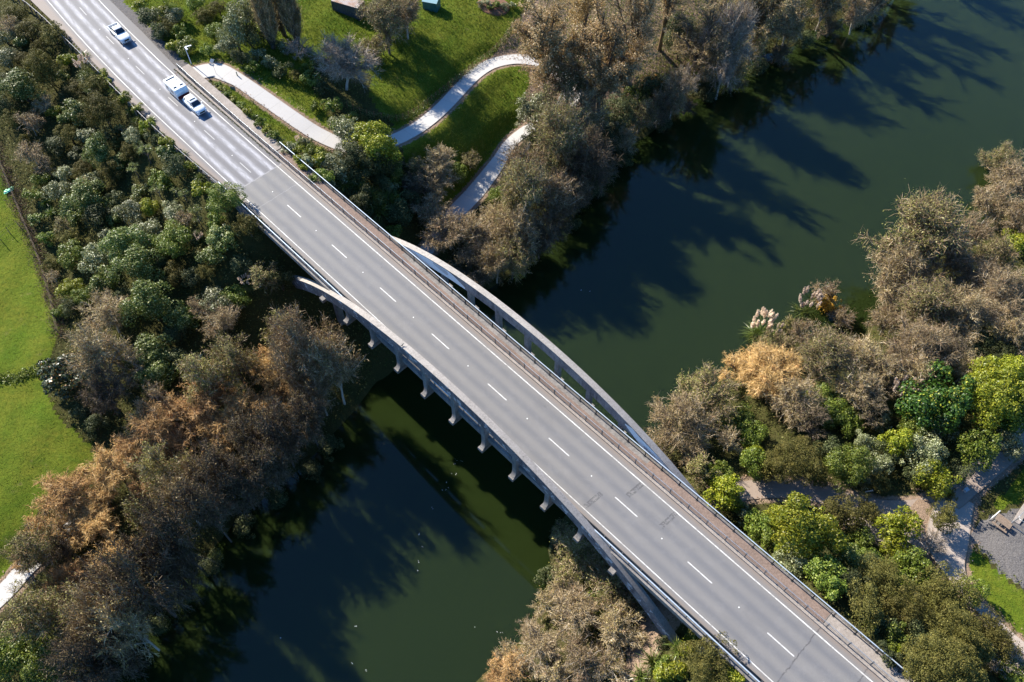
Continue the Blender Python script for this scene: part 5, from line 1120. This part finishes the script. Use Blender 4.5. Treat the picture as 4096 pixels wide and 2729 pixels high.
# labels: look + rank by distance from the bridge within its zone
mid = W(40, 0)
recs = []
for p in PLANTS:
    s, t = ST(p[1], p[2]); loc, grp = zone_of(s, t, p[6]); recs.append((p, loc, grp, math.hypot(p[1] - mid[0], p[2] - mid[1])))
bykey = {}
for i, rcd in enumerate(recs): bykey.setdefault((rcd[0][0], rcd[1]), []).append(i)
lab = {}
for (code, loc), ids in bykey.items():
    ids.sort(key=lambda i: recs[i][3]); look = LOOK[code][1]
    for n_, i in enumerate(ids):
        if len(ids) == 1: lab[i] = f"{look} {loc}"
        elif n_ == 0: lab[i] = f"{look} nearest the bridge, {loc}"
        elif n_ == len(ids) - 1: lab[i] = f"{look} farthest from bridge, {loc}"
        else: lab[i] = f"{ORD[n_]} {look} from the bridge, {loc}"
    for i in ids: lab[i] = ' '.join(lab[i].split()[:16])
prng = np.random.default_rng(77)
for i, (p, loc, grp, dist) in enumerate(recs):
    code, x, y, zg, r, h, base = p; name, look, cat = LOOK[code]; rz = prng.random() * 6.283; var = int(prng.integers(3))
    if base == 'I' and False: pass
    if code in SPEC:
        k = cls(r); me, H = plant_mesh(code, k, var); o = bpy.data.objects.new(name, me); COL.objects.link(o)
        o.location = (x, y, zg - .1); o.rotation_euler = (0, 0, rz); sx = r / CR[k] * 1.16; o.scale = (sx * (.86 + .30 * prng.random()), sx * (.86 + .30 * prng.random()), h / H * (.9 + .25 * prng.random()))
        tag(o, lab[i], cat, grp); continue
    if code in ('flx',):
        key = (code, 0, var)
        if key not in CACHE: CACHE[key] = flax(5 + var).mesh("flax_plant", M['lf_fx'])
        o = bpy.data.objects.new(name, CACHE[key]); COL.objects.link(o); o.location = (x, y, zg - .02); o.rotation_euler = (0, 0, rz); o.scale = (r / 1.15,) * 3; tag(o, lab[i], cat, grp); continue
    root = tag(empty(name, (x, y, zg - .05), rz), lab[i], cat, grp)
    if code == 'cab':
        key = (code, 0, var)
        if key not in CACHE: a, b = cabbage(3 + var); CACHE[key] = (a.mesh("trunk", M['bark']), b.mesh("leaf_heads", M['lf_cb']))
        a, b = CACHE[key]; sc = r / 1.2
        for nm, me in (("trunk", a), ("leaf_heads", b)): part(nm, me, root).scale = (sc, sc, sc * 1.05)
    elif code == 'pam':
        key = (code, 0, var)
        if key not in CACHE: a, b = pampas(13 + var); CACHE[key] = (a.mesh("tussock", M['lf_fx']), b.mesh("plumes", M['lf_pm']))
        a, b = CACHE[key]; sc = r / .86
        for nm, me in (("tussock", a), ("plumes", b)): part(nm, me, root).scale = (sc,) * 3
    elif code in TSPEC:
        k = cls(r); a, b, H = plant_mesh(code, k, var); sx = r / CR[k] * 1.28
        for nm, me in (("trunk", a), ("crown", b)): part(nm, me, root).scale = (sx, sx, h / H)
    else:
        a, b, H, R = tall_mesh(code, var)
        for nm, me in (("trunk", a), ("crown", b)): part(nm, me, root).scale = (r / R, r / R, h / H)

# ------------------------------------------------------------------ ground cover that nobody could count
gr_ = np.random.default_rng(21)
def scatter(n, cond, xr=(-110, 110), yr=(12, 190)):
    X = []; tot = 0
    while tot < n:
        x = gr_.uniform(*xr, 60000); y = gr_.uniform(*yr, 60000)
        # keep to what the camera's surroundings show
        d = y * CP + CAMZ * SP; u = x / d * FPX + 2048; v = (-y * SP + CAMZ * CP) / d * FPX + 1364.5
        ok = (u > -260) & (u < 4360) & (v > -260) & (v < 3000) & cond(x, y)
        X.append(np.c_[x, y][ok]); tot += ok.sum()
        if not ok.any(): break
    P = np.concatenate(X)[:n]; return P[:, 0], P[:, 1]
def zsample(ch, x, y):
    i = np.clip(((x - GX[0]) / .6).astype(int), 0, len(GX) - 1); j = np.clip(((y - GY[0]) / .6).astype(int), 0, len(GY) - 1)
    return ZON[j, i, ch], PATHMASK[j, i]
def c_scrub(x, y):
    g, pm = zsample(0, x, y); w, _ = zsample(1, x, y); z = terrain_z(x, y); s, t = ST(x, y); tl = t - tc(s)
    road_ = (tl > -5.3) & (tl < 6.6) & ((s < 2) | (s > 76))
    return (g < .3) & (w < .5) & (pm < .3) & (z > .25) & ~road_ & (np.sin(x * .7 + 2 * np.sin(y * .4)) + np.sin(y * .8 + x * .3) > -1.5)
x, y = scatter(170000, c_scrub); z = terrain_z(x, y)
hh = .12 + .55 * gr_.random(len(x)) * (1 + .8 * np.sin(x * .9 + 1.7 * np.sin(y * .7)) * np.sin(y * 1.1)); b = MB()
dirt_, _ = zsample(2, x, y); keep = (dirt_ < .55) | (gr_.random(len(x)) < .25); x, y, z, hh = x[keep], y[keep], z[keep], hh[keep]
leaves(b, gr_, np.c_[x, y, z + hh * gr_.random(len(x)) ** .5], gr_.normal(size=(len(x), 3)) * .55 + [0, 0, .8], .26, 0, .5)
tag(b.build("undergrowth", M['lf_un']), kind='stuff')
def c_grass(x, y):
    g, pm = zsample(0, x, y); w, _ = zsample(1, x, y); s, t = ST(x, y); tl = t - tc(s)
    return (g > .3) & (w < .5) & (pm < .2) & (gr_.random(len(x)) < np.where(inpoly(x, y, MEADOW), .35, 1)) & ~((tl > -5) & (tl < 6.6) & (s < 0))
x, y = scatter(90000, c_grass); z = terrain_z(x, y); b = MB(); n = len(x)
tall_ = np.where(inpoly(x, y, MEADOW) | inpoly(x, y, RLAWN), .10, .30) * (.6 + .8 * gr_.random(n)); a = gr_.random(n) * 6.28
A = np.c_[x, y, z - .02]; B_ = A + np.c_[np.cos(a) * tall_ * .7, np.sin(a) * tall_ * .7, tall_]
ribbons(b, gr_, A, B_, .035, .012, 0); tag(b.build("grass", M['lf_gs']), kind='stuff')
def c_lit(x, y): g, pm = zsample(2, x, y); z = terrain_z(x, y); return (((g > .3) & (g < .75)) | inpoly(x, y, LITTER)) & (z > .3)
x, y = scatter(16000, c_lit); z = terrain_z(x, y) + .13; b = MB(); n = len(x)
leaves(b, gr_, np.c_[x, y, z], gr_.normal(size=(n, 3)) * .25 + [0, 0, 1], .17, 0, .7); tag(b.build("fallen_leaves", M['lf_lit']), kind='stuff')
# weeds along the joint between shoulder and kerb
b = MB(); n = 900; s = gr_.uniform(-36, -7.5, n); t = 4.16 - np.abs(gr_.normal(0, .10, n)) + tc(s) - .02
P = np.array([W(a_, b_, .04) for a_, b_ in zip(s, t)]); leaves(b, gr_, P, gr_.normal(size=(n, 3)) * .6 + [0, 0, .7], .14, 0); tag(b.build("moss", M['lf_un']), kind='stuff')
# dry stems along the meadow fence
FENCE = catmull([at(a_, b_, 6.6) for a_, b_ in ((-60, 470), (10, 630), (55, 755), (100, 880), (140, 985), (180, 1110), (212, 1230), (232, 1330))], 1.0)
b = MB(); k = gr_.integers(len(FENCE), size=5000); x = FENCE[k, 0] + gr_.normal(0, .55, 5000); y = FENCE[k, 1] + gr_.normal(0, .55, 5000)
A = np.c_[x, y, terrain_z(x, y)]; B_ = A + gr_.normal(size=A.shape) * [.3, .3, .1] + [0, 0, .35]; ribbons(b, gr_, A, B_, .03, .01, 0); tag(b.build("dry_grass", M['lf_dry']), kind='stuff')
# flotsam on the river
b = MB()
FL = [(1843, 1843), (1825, 1840), (1820, 1854), (1809, 1897), (1823, 1897), (1789, 1926), (1770, 1960), (1782, 1957), (1795, 1950), (1677, 2137), (1675, 2142), (1674, 2245), (1425, 2504), (1898, 2506), (2006, 2530), (1987, 2528), (1729, 2034), (1410, 2651), (1467, 2684), (1121, 2551), (2323, 1161), (2360, 1165), (2065, 1392), (1673, 2286), (1690, 2189), (2130, 1455)]
for px, py in FL:
    q = np.array(at(px, py, .012)); n_ = 2; leaves(b, gr_, q + gr_.normal(size=(n_, 3)) * [.08, .08, 0], gr_.normal(size=(n_, 3)) * .05 + [0, 0, 1], .11, 0)
tag(b.build("flotsam", M['white_line']), kind='stuff')
# vine leaves on the garden fence
b = MB(); k = gr_.integers(len(VINE_AT), size=7000); P = VINE_AT[k] + np.c_[gr_.normal(0, .28, 7000), gr_.normal(0, .28, 7000), gr_.random(7000) * 1.25 * (.55 + .45 * np.sin(k * .11) ** 2)]
leaves(b, gr_, P, gr_.normal(size=(7000, 3)) * .7 + [0, 0, .5], .16, 0); vf = bpy.data.objects.get("vine_fence"); o = b.build("vine", M['lf_dg'], None, tuple(vf.location)); o.location = (0, 0, 0); o.parent = vf
# weedy drain across the meadow
P0 = catmull([at(a_, b_, 5.5) for a_, b_ in ((-200, 1500), (-60, 1512), (0, 1520), (70, 1518), (120, 1496), (170, 1480))], .5); k = gr_.integers(len(P0), size=2600)
x = P0[k, 0] + gr_.normal(0, .45, 2600); y = P0[k, 1] + gr_.normal(0, .45, 2600); b = MB(); leaves(b, gr_, np.c_[x, y, terrain_z(x, y) + .32 * gr_.random(2600)], gr_.normal(size=(2600, 3)) * .6 + [0, 0, .6], .24, 0, .5); tag(b.build("weeds", M['lf_mg']), kind='stuff')
